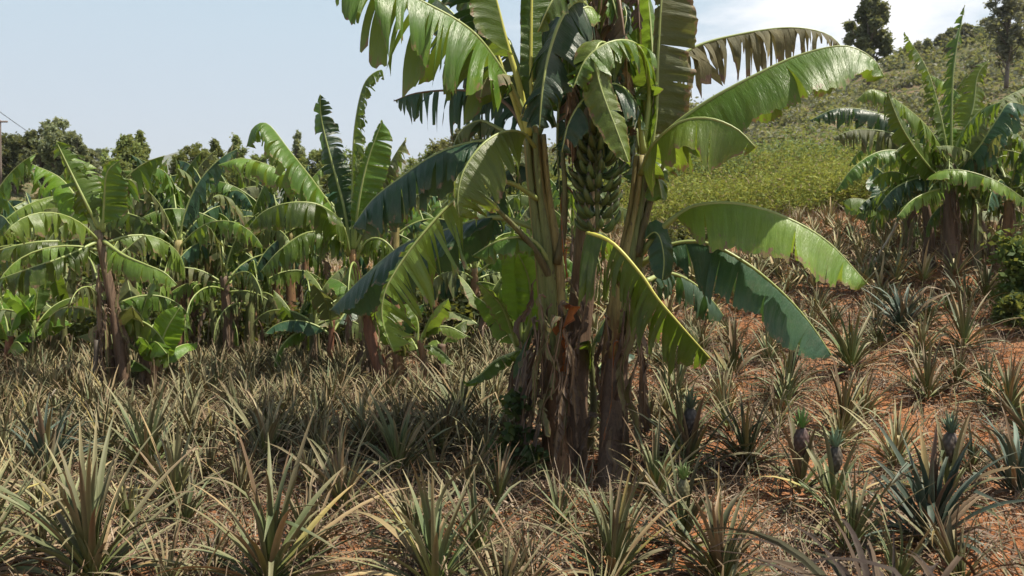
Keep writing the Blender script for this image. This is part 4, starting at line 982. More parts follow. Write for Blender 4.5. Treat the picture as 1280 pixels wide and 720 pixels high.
# ---- middle stem carrying the bunch
topC = P(742, 40, 5.85)
Cc_ = empty("banana_plant", gC, "middle stem of the central clump bearing the green banana bunch", "banana plant", GRP)
pathC = [gC - Vector((0, 0, .1)), P(718, 470, 5.85), P(732, 300, 5.88), P(740, 160, 5.85), topC]
add_trunk(Cc_, pathC, 0.12, 0.06, 'trunk_dark', 8, 34, 0.09)
TC = [
 dict(pts=[(742, 60, 5.85), (748, 10, 5.8), (752, -30, 5.7), (768, -30, 5.5), (776, 10, 5.35), (782, 60, 5.3), (786, 130, 5.3)], mat='leaf_dead', rib='rib_brown', name="dead_leaf", w=0.17, a=(50, 50), g=0.6, tear=0.9, pet=0.3, seed=41, wave=0.05, label="dead brown leaf hanging beside the bunch"),
 dict(pts=[(742, 60, 5.85), (758, 0, 5.7), (780, -30, 5.6), (796, -10, 5.5), (800, 40, 5.45)], mat='leaf_dead', rib='rib_brown', name="dead_leaf", w=0.12, a=(50, 50), g=0.7, tear=0.9, pet=0.3, seed=42, wave=0.04),
 dict(pts=[(742, 70, 5.85), (722, 20, 5.75), (700, -20, 5.65), (690, 10, 5.5), (694, 70, 5.4), (700, 120, 5.35)], mat='leaf_blue', w=0.18, a=(40, 40), g=0.6, tear=0.8, pet=0.25, seed=43, wave=0.05),
 dict(pts=[(742, 60, 5.85), (752, 0, 5.9), (775, -50, 5.9), (820, -90, 5.85), (880, -100, 5.8)], mat='leaf', w=0.38, a=(45, 45), g=0.5, tear=0.5, pet=0.15, seed=44),
 dict(pts=[(742, 60, 5.85), (730, 0, 5.95), (700, -60, 6.0), (640, -90, 6.05), (570, -80, 6.1)], mat='leaf_blue', w=0.40, a=(45, 45), g=0.5, tear=0.6, pet=0.15, seed=45),
 dict(pts=[(742, 60, 5.85), (738, 0, 5.6), (730, -40, 5.2), (716, -40, 4.8), (690, 0, 4.6), (672, 40, 4.6)], mat='leaf', w=0.2, a=(50, 50), g=0.6, tear=0.5, pet=0.3, seed=46),
 dict(pts=[(742, 70, 5.8), (745, 30, 5.6), (740, 10, 5.4), (725, 12, 5.3), (712, 40, 5.25), (706, 60, 5.2)], mat='leaf_pale', w=0.16, a=(45, 45), g=0.6, tear=0.3, pet=0.3, seed=47, wave=0.05),
 dict(pts=[(738, 100, 5.85), (722, 90, 5.7), (712, 110, 5.6), (708, 160, 5.55), (712, 205, 5.5)], mat='leaf_dead', rib='rib_brown', name="dead_leaf", w=0.10, a=(40, 40), g=0.6, tear=1.0, pet=0.1, seed=48, wave=0.04),
 dict(pts=[(722, 250, 5.75), (708, 232, 5.65), (702, 250, 5.55), (704, 300, 5.5), (709, 352, 5.5)], mat='leaf_orange', rib='rib_brown', name="dead_leaf", w=0.035, a=(15, 60), g=0.5, tear=0.6, sweep=2.5, pet=0.2, seed=49, n=(0, -1, .2), label="rust orange dried leaf rag glowing in the sun", rr=0.008),
 dict(pts=[(704, 318, 5.5), (707, 312, 5.44), (708, 330, 5.42), (709, 352, 5.42)], mat='leaf_orange', rib='rib_brown', name="dead_leaf", w=0.03, a=(15, 60), g=0.5, tear=0.6, sweep=2.0, pet=0.2, seed=50, n=(0, -1, .2), rr=0.004),
 dict(pts=[(738, 110, 5.9), (715, 90, 5.95), (700, 120, 5.9), (696, 180, 5.85), (700, 250, 5.8)], mat='leaf_blue', w=0.22, a=(35, 40), g=0.6, tear=0.7, pet=0.1, seed=53, wave=0.05),
 dict(pts=[(740, 110, 5.9), (760, 60, 6.0), (790, 80, 6.05), (796, 140, 6.0), (792, 230, 5.95)], mat='leaf_blue', w=0.22, a=(35, 40), g=0.6, tear=0.7, pet=0.1, seed=54, wave=0.05),
 dict(pts=[(740, 100, 5.95), (738, 40, 6.1), (736, 60, 6.3), (738, 130, 6.35), (742, 230, 6.35)], mat='leaf_blue', w=0.3, a=(20, 20), g=0.4, tear=0.6, pet=0.1, seed=55, n=(0, -1, 0.1), wave=0.05),
 dict(pts=[(738, 120, 5.8), (725, 70, 5.6), (716, 95, 5.5), (713, 150, 5.45), (716, 215, 5.45)], mat='leaf_dead', rib='rib_brown', name="dead_leaf", w=0.12, a=(40, 40), g=0.6, tear=0.6, sweep=1.0, pet=0.1, seed=56, wave=0.06),
 dict(pts=[(744, 60, 5.8), (765, 30, 5.7), (782, 60, 5.6), (790, 110, 5.55), (788, 170, 5.55)], mat='leaf_dead', rib='rib_brown', name="dead_leaf", w=0.12, a=(40, 40), g=0.6, tear=0.6, sweep=1.0, pet=0.1, seed=57, wave=0.06),
 dict(pts=[(740, 120, 5.9), (722, 80, 6.1), (690, 75, 6.2), (660, 100, 6.3), (640, 140, 6.3)], mat='leaf_blue', w=0.28, a=(50, 50), g=0.6, tear=0.8, pet=0.1, seed=51),
 dict(pts=[(740, 120, 5.9), (757, 80, 6.1), (785, 85, 6.2), (800, 120, 6.3), (805, 170, 6.3)], mat='leaf_blue', w=0.28, a=(50, 50), g=0.6, tear=0.8, pet=0.1, seed=52),
]
for kw in TC:
    kw = dict(kw); add_leaf(Cc_, pp(kw.pop('pts')), **kw)
rc = random.Random(2024)
for i in range(16):
    x0, y0 = rc.uniform(690, 805), rc.uniform(-20, 70); Yc = rc.uniform(5.35, 6.25); dx = rc.gauss(0, 26); ln = rc.uniform(60, 150)
    mt = rc.choice(('leaf_dead', 'leaf_dead', 'leaf_blue', 'leaf_worn', 'leaf', 'leaf_blue')); dd_ = mt == 'leaf_dead'
    add_leaf((A, B, Cc_)[i % 3], pp([(742, 60, 5.85), ((742 + x0) / 2, y0 - 14, (5.85 + Yc) / 2), (x0, y0, Yc), (x0 + dx * .5, y0 + ln * .5, Yc - .05), (x0 + dx * .7, y0 + ln, Yc - .05)]), mt, 'rib_brown' if dd_ else 'rib',
             name="dead_leaf" if dd_ else "leaf", w=rc.uniform(0.08, 0.2), a=(rc.uniform(20, 60), rc.uniform(20, 60)), g=0.6, tear=rc.uniform(0.7, 1.3), pet=0.3, seed=4000 + i, wave=0.05, nv=5, sweep=rc.uniform(0.3, 1.4), rr=0.01, roll=rc.gauss(0, 30))
# the bunch: stalk and single fruits in hands around it
bt, bb_ = P(744, 118, 5.55), P(747, 290, 5.45)
stalk, _ = catmull([topC, P(744, 30, 5.7), P(746, 60, 5.58), bt, bt.lerp(bb_, 0.5), bb_], 20)
v, f, u = tube(stalk, [0.032 - 0.02 * i / 20 for i in range(21)], 10)
bunch = new_obj("banana_bunch", v, f, M['trunk_green'], parent=Cc_, origin=gC, uvs=u)
bunch["label"] = "large hanging bunch of green bananas"
def banana_mesh():
    pth = []; p = Vector((0, 0, 0)); e = R(-12); n = 12
    for i in range(n + 1):
        pth.append(p.copy()); p = p + Vector((math.cos(e), 0, math.sin(e))) * (0.175 / n); e += R(98) / n
    rad = [0.0075, 0.008, 0.013, 0.018, 0.0200, 0.0207, 0.0207, 0.0200, 0.0188, 0.0165, 0.012, 0.007, 0.0045]
    V, Fc, U = tube(pth, rad, 10, 0.05, 1)
    C = []
    for i in range(n + 1):
        c = (0.085, 0.135, 0.04) if i < 11 else (0.05, 0.045, 0.03)
        for s in range(10): C.append([x * (1.12 if s % 2 == 0 else 0.92) for x in c])
    o = new_obj("banana", V, Fc, M['fruit'], cols=C); me = o.data; bpy.data.objects.remove(o); return me
BM = banana_mesh(); rnd = random.Random(4)
nh = 8
for hnd in range(nh):
    t = 0.30 + 0.66 * hnd / (nh - 1); c = bt.lerp(bb_, t); nb = 12 if hnd < 6 else 10; phi = hnd * 1.9
    for b in range(nb):
        th = phi + (b / nb) * 2 * PI * 0.93 + rnd.gauss(0, 0.05)
        o = bpy.data.objects.new("banana", BM); COL.objects.link(o); o.parent = bunch
        o.location = c - gC + Vector((math.cos(th), math.sin(th), 0)) * 0.04 + Vector((0, 0, -0.02 + 0.022 * (b % 2)))
        s = (1.20 - 0.28 * t) * rnd.uniform(0.92, 1.08); o.scale = (s * 1.02, s, s)
        o.rotation_euler = (rnd.gauss(0, 0.08), R(-4) + rnd.gauss(0, 0.1), th)
# hanging dead leaves and sheath rags round the lower stems
def hanging(root, x0, y0, x1, y1, Y, w, seed, mat='leaf_dead', tear=1.0, label=None, swing=5):
    w = w * 0.62
    rnd = random.Random(seed); q = []
    for s in (0, 0.04, 0.3, 0.6, 1.0):
        q.append(P(x0 + (x1 - x0) * s + (rnd.gauss(0, swing) if 0 < s < 1 else 0), y0 + (y1 - y0) * s - (8 if s == 0.04 else 0), Y - 0.05 * min(1, s * 4)))
    o = add_leaf(root, q, mat, 'rib_brown', name="dead_leaf", w=w, a=(rnd.uniform(0, 40), rnd.uniform(0, 45)), g=0.3, n=(rnd.gauss(0, 0.4), -1, 0), tear=tear * 0.5, pet=0.06, seed=seed, nv=5, wave=0.06, rr=0.008, pleat=0.012, sweep=rnd.uniform(1.5, 3.0), ds=0.03)
    if label: o["label"] = label
HA = [(690, 380, 660, 590, 5.45, 0.10, 'leaf_dead'), (676, 400, 645, 560, 5.6, 0.10, 'leaf_dead'), (684, 430, 655, 600, 5.5, 0.09, 'leaf_dead'), (700, 385, 705, 470, 5.45, 0.06, 'leaf_orange'),
      (700, 400, 672, 530, 5.40, 0.05, 'leaf_tan'), (705, 420, 700, 560, 5.42, 0.06, 'leaf_dead'), (672, 440, 640, 580, 5.65, 0.11, 'leaf_dead'), (715, 420, 722, 560, 5.5, 0.07, 'leaf_dead'), (690, 450, 682, 545, 5.38, 0.035, 'leaf_tan')]
for i, (a_, b_, c_, d_, Y_, w_, m_) in enumerate(HA): hanging(A, a_, b_, c_, d_, Y_, w_, 300 + i, m_)
HA2 = [(682, 372, 668, 520, 5.42, 0.16, 'leaf_tan'), (676, 395, 650, 575, 5.5, 0.20, 'leaf_dead'), (668, 430, 640, 600, 5.6, 0.20, 'leaf_dead'), (694, 400, 688, 500, 5.36, 0.12, 'leaf_tan'), (708, 380, 712, 500, 5.45, 0.14, 'leaf_dead'), (660, 450, 632, 560, 5.7, 0.18, 'leaf_tan'), (700, 470, 690, 590, 5.4, 0.14, 'leaf_dead'), (664, 400, 656, 540, 5.75, 0.2, 'leaf_blue')]
for i, (a_, b_, c_, d_, Y_, w_, m_) in enumerate(HA2): hanging(A, a_, b_, c_, d_, Y_, w_, 320 + i, m_, tear=1.4)
HB = [(788, 370, 782, 520, 5.42, 0.14, 'leaf_tan'), (800, 360, 806, 540, 5.6, 0.16, 'leaf_dead'), (776, 390, 768, 500, 5.45, 0.12, 'leaf_dead'), (790, 390, 800, 560, 5.5, 0.10, 'leaf_dead'), (798, 380, 804, 480, 5.6, 0.06, 'leaf_dead'), (780, 420, 778, 570, 5.45, 0.06, 'leaf_dead'), (775, 430, 752, 560, 5.42, 0.03, 'leaf_orange'), (804, 360, 812, 450, 5.7, 0.06, 'leaf_dead'),
      (795, 440, 790, 600, 5.48, 0.07, 'leaf_tan'), (762, 400, 750, 500, 5.5, 0.05, 'leaf_dead')]
for i, (a_, b_, c_, d_, Y_, w_, m_) in enumerate(HB): hanging(B, a_, b_, c_, d_, Y_, w_, 340 + i, m_)
for i, (a_, b_, c_, d_, w_) in enumerate([(728, 330, 722, 470, 0.08), (722, 360, 728, 500, 0.06)]): hanging(Cc_, a_, b_, c_, d_, 5.62, w_, 370 + i)
add_sheaths(A, pathA, 0.12, 0.1, 0.6, 8, 900, L=(0.25, 0.6), W=0.06, mats=('leaf_dead', 'leaf_dead', 'leaf_tan'))
add_sheaths(B, pathB, 0.12, 0.1, 0.6, 8, 930, L=(0.25, 0.6), W=0.06, mats=('leaf_dead', 'leaf_dead', 'leaf_tan'))
# young suckers at the foot of the clump
s1 = on_ground(652, 560)
banana_plant(s1, P(650, 425, s1.y), "leafy young banana sucker at the left foot of the central clump", n=3, L=0.6, seed=71, r0=0.05, r1=0.025, mats=('leaf_young', 'leaf'), trunk='trunk_green', dead=1, tear=0.1, w=0.12, sheaths=3, ds=0.03, name="banana_sucker",
  cat="banana sucker", traced=[dict(pts=[(652, 430, s1.y), (650, 380, s1.y), (646, 330, s1.y - .1), (640, 300, s1.y - .15)], mat='leaf_young', w=0.15, a=(10, 10), g=0.05, tear=0, pet=0.2, seed=1, n=(0.2, -1, 0.2)),
          dict(pts=[(656, 430, s1.y), (664, 385, s1.y - .1), (660, 345, s1.y - .15), (648, 318, s1.y - .2)], mat='leaf_young', w=0.13, a=(10, 10), g=0.05, tear=0, pet=0.2, seed=2, n=(-0.3, -1, 0.1)),
          dict(pts=[(648, 430, s1.y), (630, 385, s1.y - .2), (612, 365, s1.y - .3), (596, 352, s1.y - .3)], mat='leaf_pale', w=0.10, a=(40, 20), g=0.3, tear=0.1, pet=0.15, seed=3),
          dict(pts=[(646, 440, s1.y), (620, 450, s1.y - .2), (598, 470, s1.y - .3), (580, 480, s1.y - .35)], mat='leaf', w=0.10, a=(40, 20), g=0.3, tear=0.1, pet=0.15, seed=4)])
s2 = on_ground(735, 570)
banana_plant(s2, P(738, 440, s2.y), "small green sucker between the central stems", n=4, L=0.5, seed=72, r0=0.04, r1=0.02, mats=('leaf', 'leaf_blue'), trunk='trunk_green', dead=0, tear=0.2, w=0.10, sheaths=0, ds=0.03, name="banana_sucker", cat="banana sucker")
# climbing weed at the left foot of the clump
vb = on_ground(640, 600); vine = empty("climbing_weed", vb, "dark leafy weed climbing at the left foot of the central stems", "weed")
vp, _ = catmull([vb, P(634, 560, 5.5), P(640, 510, 5.5), P(650, 460, 5.5)], 14); v, f, u = tube(vp, [0.008] * 15, 6); new_obj("stem", v, f, M['bark'], parent=vine, origin=vb, uvs=u)
v, f, c = leaf_cloud([(P(632, 585, 5.5), (0.12, 0.12, 0.08)), (P(636, 555, 5.5), (0.13, 0.1, 0.11)), (P(648, 545, 5.45), (0.12, 0.1, 0.11)), (P(645, 505, 5.5), (0.09, 0.1, 0.12)), (P(668, 570, 5.4), (0.10, 0.08, 0.10))], 420, 0.055, [(0.04, 0.085, 0.03), (0.05, 0.10, 0.04)], 12, 1.3, 0.3, 0.2)
new_obj("foliage", v, f, M['foliage'], parent=vine, origin=vb, cols=c, smooth=False)

# ================================================================ OTHER BANANA PLANTS
def gpl(px, py): return on_ground(px, py)
b = gpl(160, 502); Y = b.y
banana_plant(b, P(122, 288, Y), "leaning banana stem standing at the left end of the row with upright leaves", n=5, L=1.2, seed=201, r0=0.085, r1=0.035, trunk='trunk_dark', sheaths=12, dead=4, w=0.24, tear=0.7, traced=[
 dict(pts=[(122, 296, Y), (90, 300, Y), (45, 302, Y - .2), (0, 312, Y - .3), (-35, 330, Y - .3)], mat='leaf', w=0.26, a=(60, 30), g=0.7, tear=0.8, pet=0.1, seed=1),
 dict(pts=[(122, 300, Y), (85, 318, Y - .3), (40, 334, Y - .5), (-5, 350, Y - .5)], mat='leaf', w=0.26, a=(60, 30), g=0.7, tear=0.8, pet=0.1, seed=2),
 dict(pts=[(124, 288, Y), (108, 255, Y - .1), (90, 218, Y - .1), (70, 176, Y - .1)], mat='leaf', w=0.24, a=(20, 40), g=0.2, tear=0.7, pet=0.15, seed=3, n=(0, -1, .3)),
 dict(pts=[(126, 288, Y), (112, 240, Y), (98, 208, Y), (84, 196, Y)], mat='leaf_pale', w=0.2, a=(20, 40), g=0.3, tear=0.6, pet=0.2, seed=4, n=(0.3, -1, .3)),
 dict(pts=[(128, 290, Y), (130, 250, Y - .05), (134, 215, Y - .1), (150, 200, Y - .1)], mat='leaf', w=0.26, a=(10, 20), g=0.1, tear=0.2, pet=0.12, seed=5, n=(0, -1, .2), wside=(1, .3)),
 dict(pts=[(122, 290, Y), (98, 250, Y + .1), (75, 222, Y + .2), (40, 205, Y + .2)], mat='leaf_young', w=0.26, a=(40, 30), g=0.4, tear=0.3, pet=0.15, seed=6),
 dict(pts=[(130, 300, Y), (155, 318, Y - .2), (182, 330, Y - .3), (205, 340, Y - .3), (222, 356, Y - .3)], mat='leaf_pale', w=0.2, a=(55, 50), g=0.7, tear=0.5, pet=0.1, seed=7)])
b = gpl(190, 500); Y = b.y
banana_plant(b, P(195, 445, Y), "sucker with one bright translucent leaf at the foot of the leaning left stem", n=5, L=0.7, seed=202, r0=0.06, r1=0.03, trunk='trunk', dead=0, w=0.13, tear=0.2, mats=('leaf', 'leaf_young'), name="banana_sucker", cat="banana sucker", traced=[
 dict(pts=[(195, 460, Y), (198, 440, Y - .1), (208, 412, Y - .2), (224, 385, Y - .2)], mat='leaf_young', w=0.17, a=(10, 10), g=0, tear=0, pet=0.15, seed=1, n=(-0.2, -1, -.3), label="bright yellow-green sunlit leaf")])
b = gpl(178, 498); banana_plant(b, P(172, 420, b.y), "short brown stem right behind the leaning left stem", n=6, L=0.8, seed=203, r0=0.07, r1=0.035, trunk='trunk_dark', dead=1, w=0.16, tear=0.4, name="banana_sucker", cat="banana sucker")
b = gpl(146, 500); banana_plant(b, P(128, 375, b.y), "slim dark stem just left of the leaning left stem", n=6, L=1.0, seed=204, r0=0.06, r1=0.03, trunk='trunk_dark', dead=3, w=0.2, tear=0.6)
# prop post
pq = gpl(118, 506); pst = [pq - Vector((0, 0, .2)), P(119, 470, pq.y), P(121, 425, pq.y)]
v, f, u = tube(catmull(pst, 8)[0], [0.022] * 9, 8); tag(new_obj("wooden_post", v, f, M['dark_wood'], origin=pq), "thin dark post standing left of the leaning banana stem", "post")
# tall plant of the mid row
b = gpl(488, 494); Y = b.y
banana_plant(b, P(440, 312, Y), "tall banana plant left of the central clump, its stem leaning left", n=3, L=1.2, seed=211, r0=0.09, r1=0.04, trunk='trunk_orange', dead=2, w=0.24, tear=0.6, traced=[
 dict(pts=[(438, 318, Y), (420, 268, Y), (395, 230, Y - .1), (362, 188, Y - .2), (335, 155, Y - .2), (316, 160, Y - .2), (308, 184, Y - .2)], mat='leaf', w=0.28, a=(55, 30), g=0.35, tear=0.3, pet=0.12, seed=1, ds=.02),
 dict(pts=[(438, 318, Y), (425, 268, Y + .2), (395, 236, Y + .2), (350, 212, Y + .2), (305, 198, Y + .2), (272, 206, Y + .2)], mat='leaf_pale', w=0.28, a=(60, 30), g=0.6, tear=0.6, pet=0.15, seed=2),
 dict(pts=[(438, 318, Y), (428, 280, Y - .3), (400, 256, Y - .5), (362, 253, Y - .6), (330, 264, Y - .6), (310, 284, Y - .6)], mat='leaf', w=0.28, a=(60, 40), g=0.65, tear=0.5, pet=0.12, seed=3),
 dict(pts=[(438, 318, Y), (420, 295, Y - .2), (385, 290, Y - .3), (350, 312, Y - .4), (325, 340, Y - .4)], mat='leaf', w=0.27, a=(60, 40), g=0.65, tear=0.7, pet=0.12, seed=4),
 dict(pts=[(438, 315, Y), (430, 260, Y), (414, 200, Y), (402, 150, Y), (400, 118, Y - .1)], mat='leaf_blue', w=0.22, a=(35, 45), g=0.2, tear=0.55, pet=0.15, seed=5, n=(0, -1, .3)),
 dict(pts=[(440, 312, Y), (440, 230, Y), (443, 160, Y), (455, 105, Y), (476, 87, Y), (480, 100, Y)], mat='leaf', w=0.18, a=(45, 45), g=0.5, tear=0.85, pet=0.25, seed=6),
 dict(pts=[(442, 315, Y), (448, 255, Y - .1), (460, 200, Y - .1), (478, 150, Y - .1)], mat='leaf', w=0.26, a=(15, 30), g=0.1, tear=0.4, pet=0.15, seed=7, n=(0, -1, .2), wside=(1, .4)),
 dict(pts=[(446, 315, Y), (468, 250, Y + .1), (490, 200, Y + .1), (508, 172, Y + .1)], mat='leaf_worn', w=0.22, a=(30, 40), g=0.3, tear=0.7, pet=0.15, seed=8),
 dict(pts=[(436, 318, Y), (424, 290, Y + .3), (410, 285, Y + .3), (404, 310, Y + .3), (408, 350, Y + .3)], mat='leaf_dead', rib='rib_brown', name="dead_leaf", w=0.13, a=(30, 40), g=0.6, tear=1, pet=0.1, seed=9),
 dict(pts=[(444, 325, Y), (460, 300, Y - .1), (480, 300, Y - .2), (500, 325, Y - .2), (508, 360, Y - .2)], mat='leaf', w=0.22, a=(50, 40), g=0.6, tear=0.7, pet=0.1, seed=10)])
for i, (px, py, tx, ty, lab, kw) in enumerate([
 (505, 492, 494, 425, "short brown banana stem leaning left in front of the tall mid plant", dict(n=3, L=0.6, trunk='trunk', r0=.08, r1=.05, dead=1)),
 (528, 496, 524, 425, "front sucker with drooping pale leaves left of the central clump", dict(n=2, L=0.6, trunk='trunk', r0=.06, r1=.03, dead=0, traced=[
    dict(pts=[(524, 430, 0), (532, 412, 0), (560, 408, 0), (588, 422, 0)], mat='leaf_pale', w=0.11, a=(50, 30), g=0.5, tear=0.3, pet=0.1, seed=1), dict(pts=[(524, 435, 0), (540, 432, 0), (556, 442, 0), (568, 458, 0)], mat='leaf', w=0.10, a=(40, 30), g=0.3, tear=0.2, pet=0.1, seed=2),
    dict(pts=[(523, 430, 0), (522, 400, 0), (508, 380, 0), (494, 392, 0)], mat='leaf_young', w=0.11, a=(30, 30), g=0.3, tear=0.1, pet=0.15, seed=3)])),
 (553, 488, 552, 430, "reddish brown stump of a banana stem beside the front sucker", dict(n=2, L=0.5, trunk='trunk_dark', r0=.06, r1=.045, dead=1)),
 (472, 488, 458, 395, "dark brown banana stem leaning in the shade of the tall mid plant", dict(n=4, L=0.9, trunk='trunk_dark', r0=.07, r1=.04, dead=2)),
 (600, 448, 606, 392, "short sucker seen between the front sucker and the central clump", dict(n=5, L=0.8, trunk='trunk_dark', r0=.06, r1=.04, dead=1)),
 (398, 472, 392, 392, "bushy banana stem in the middle of the mid row", dict(n=8, L=1.0, trunk='trunk_green', r0=.09, r1=.05, dead=2)),
 (414, 474, 416, 398, "banana stem with an orange dry side beside the bushy one", dict(n=5, L=0.8, trunk='trunk_orange', r0=.05, r1=.03, dead=1)),
 (384, 468, 372, 400, "small green stem left of the bushy banana stem", dict(n=4, L=0.7, trunk='trunk_green', r0=.05, r1=.03, dead=0)),
 (290, 462, 280, 345, "banana plant with a skirt of dead leaves, mid row left part", dict(n=9, L=1.3, trunk='trunk_dark', r0=.10, r1=.05, dead=4)),
 (306, 458, 312, 360, "banana plant beside the skirted one with arching striped leaves", dict(n=8, L=1.2, trunk='trunk_green', r0=.09, r1=.05, dead=2)),
 (276, 455, 262, 370, "low banana stem left of the skirted plant", dict(n=6, L=1.0, trunk='trunk_green', r0=.08, r1=.04, dead=1)),
 (45, 472, 42, 400, "leafy sucker right of the orange stub at the far left", dict(n=7, L=0.75, trunk='trunk_green', r0=.06, r1=.03, dead=1, mats=('leaf_young', 'leaf'))),
 (12, 474, 12, 420, "stubby orange-brown banana stem near the left edge", dict(n=6, L=0.7, trunk='trunk_orange', r0=.06, r1=.04, dead=0, mats=('leaf_young', 'leaf'))),
 (75, 462, 78, 385, "green sucker behind the thin dark post", dict(n=7, L=0.9, trunk='trunk_green', r0=.06, r1=.03, dead=1)),
 (-25, 470, -20, 380, "banana plant half outside the left edge", dict(n=8, L=1.0, trunk='trunk_green', r0=.08, r1=.04, dead=1))]):
    b = gpl(px, py); kw = dict(kw)
    if 'traced' in kw: kw['traced'] = [dict(t, pts=[(a_, b_, b.y) for a_, b_, _ in t['pts']]) for t in kw['traced']]
    kw.setdefault('w', 0.13 + 0.08 * (kw['L'] - 0.5))
    banana_plant(b, P(tx, ty, b.y), lab, seed=230 + i, tear=0.45 if kw['L'] < .8 else 0.65, name="banana_sucker" if kw['L'] < 0.9 else "banana_plant", cat="banana sucker" if kw['L'] < .9 else "banana plant", **kw)
# second row
ROW2 = [(-30, 10.6, 300), (30, 11.8, 300), (150, 11.4, 300), (222, 10.6, 300), (236, 11.5, 280), (318, 11.2, 300), (360, 12, 290), (545, 11.8, 320), (590, 11.2, 335), (505, 12.5, 300), (640, 12.2, 330)]
R2L = ['cut by the left edge', 'behind the bright left suckers', 'right behind the leaning stem', 'behind the bright translucent sucker leaf', 'left of the skirted plant, leaves arching low', 'right of the skirted plant', 'between the skirted plant and the bushy mid stem', 'behind the front sucker with pale leaves', 'behind the young sucker of the central clump', 'behind the leaning brown mid stems', 'partly hidden by the central stems']
for i, (px, Y, ty) in enumerate(ROW2):
    t = P(px + random.Random(i).gauss(0, 8), ty, Y); x = t.x; b = Vector((x, Y, ground(x, Y)))
    banana_plant(b, t, "second-row banana plant " + R2L[i], n=11, L=1.5, seed=400 + i, dead=3, sheaths=2, w=0.27, mats=("leaf", "leaf", "leaf_blue", "leaf_worn", "leaf_pale"), tear=0.6, ds=0.05, group="second row of banana plants at left")
ROW3 = [(x, 14 + (i % 3) * 1.1, 292 - (i * 37 % 19)) for i, x in enumerate(range(-30, 760, 84))]
R3L = ['outside the left edge, only tips showing', 'below the round dark tree', 'below the tallest dark eucalyptus', 'below the small dark tree', 'below the light green tree with leaning tip', 'between the two light green tree tips', 'below the far hill gap', 'below the two pointed yellow-green trees', 'below the low pale green tree', 'below the thin pointed tree', 'behind the tall mid plant', 'below the olive bushy tree', 'below the feathery olive tree', 'behind the left side of the central clump', 'hidden behind the central stems', 'behind the bunch']
for i, (px, Y, ty) in enumerate(ROW3):
    t = P(px + random.Random(i).gauss(0, 10), ty, Y); b = Vector((t.x, Y, ground(t.x, Y)))
    banana_plant(b, t, "back-row banana plant " + R3L[i], n=11, L=1.55, seed=450 + i, mats=("leaf", "leaf", "leaf_blue", "leaf_worn"), dead=1, sheaths=0, w=0.26, tear=0.6, ds=0.07, nv=3, group="back row of banana plants at left")
# tall leaves breaking the skyline at left
for i, (px, ty, Y, lab) in enumerate([(165, 285, 11.5, "banana plant with folded upright leaves under the light green tree tips"), (215, 280, 12, "banana plant with a curled pale leaf left of the skyline gap"), (262, 270, 11.8, "banana plant with narrow folded leaves rising before the pale green trees"), (350, 280, 11.5, "banana plant showing between the arching leaves of the tall mid plant"), (495, 275, 10.5, "banana plant with pale worn leaves just left of the dark teal leaf")]):
    t = P(px, ty, Y); b = Vector((t.x, Y, ground(t.x, Y)))
    banana_plant(b, t, lab, n=10, L=1.35, seed=480 + i, dead=1, sheaths=1, w=0.24, tear=0.6, emin=35, ds=0.05)
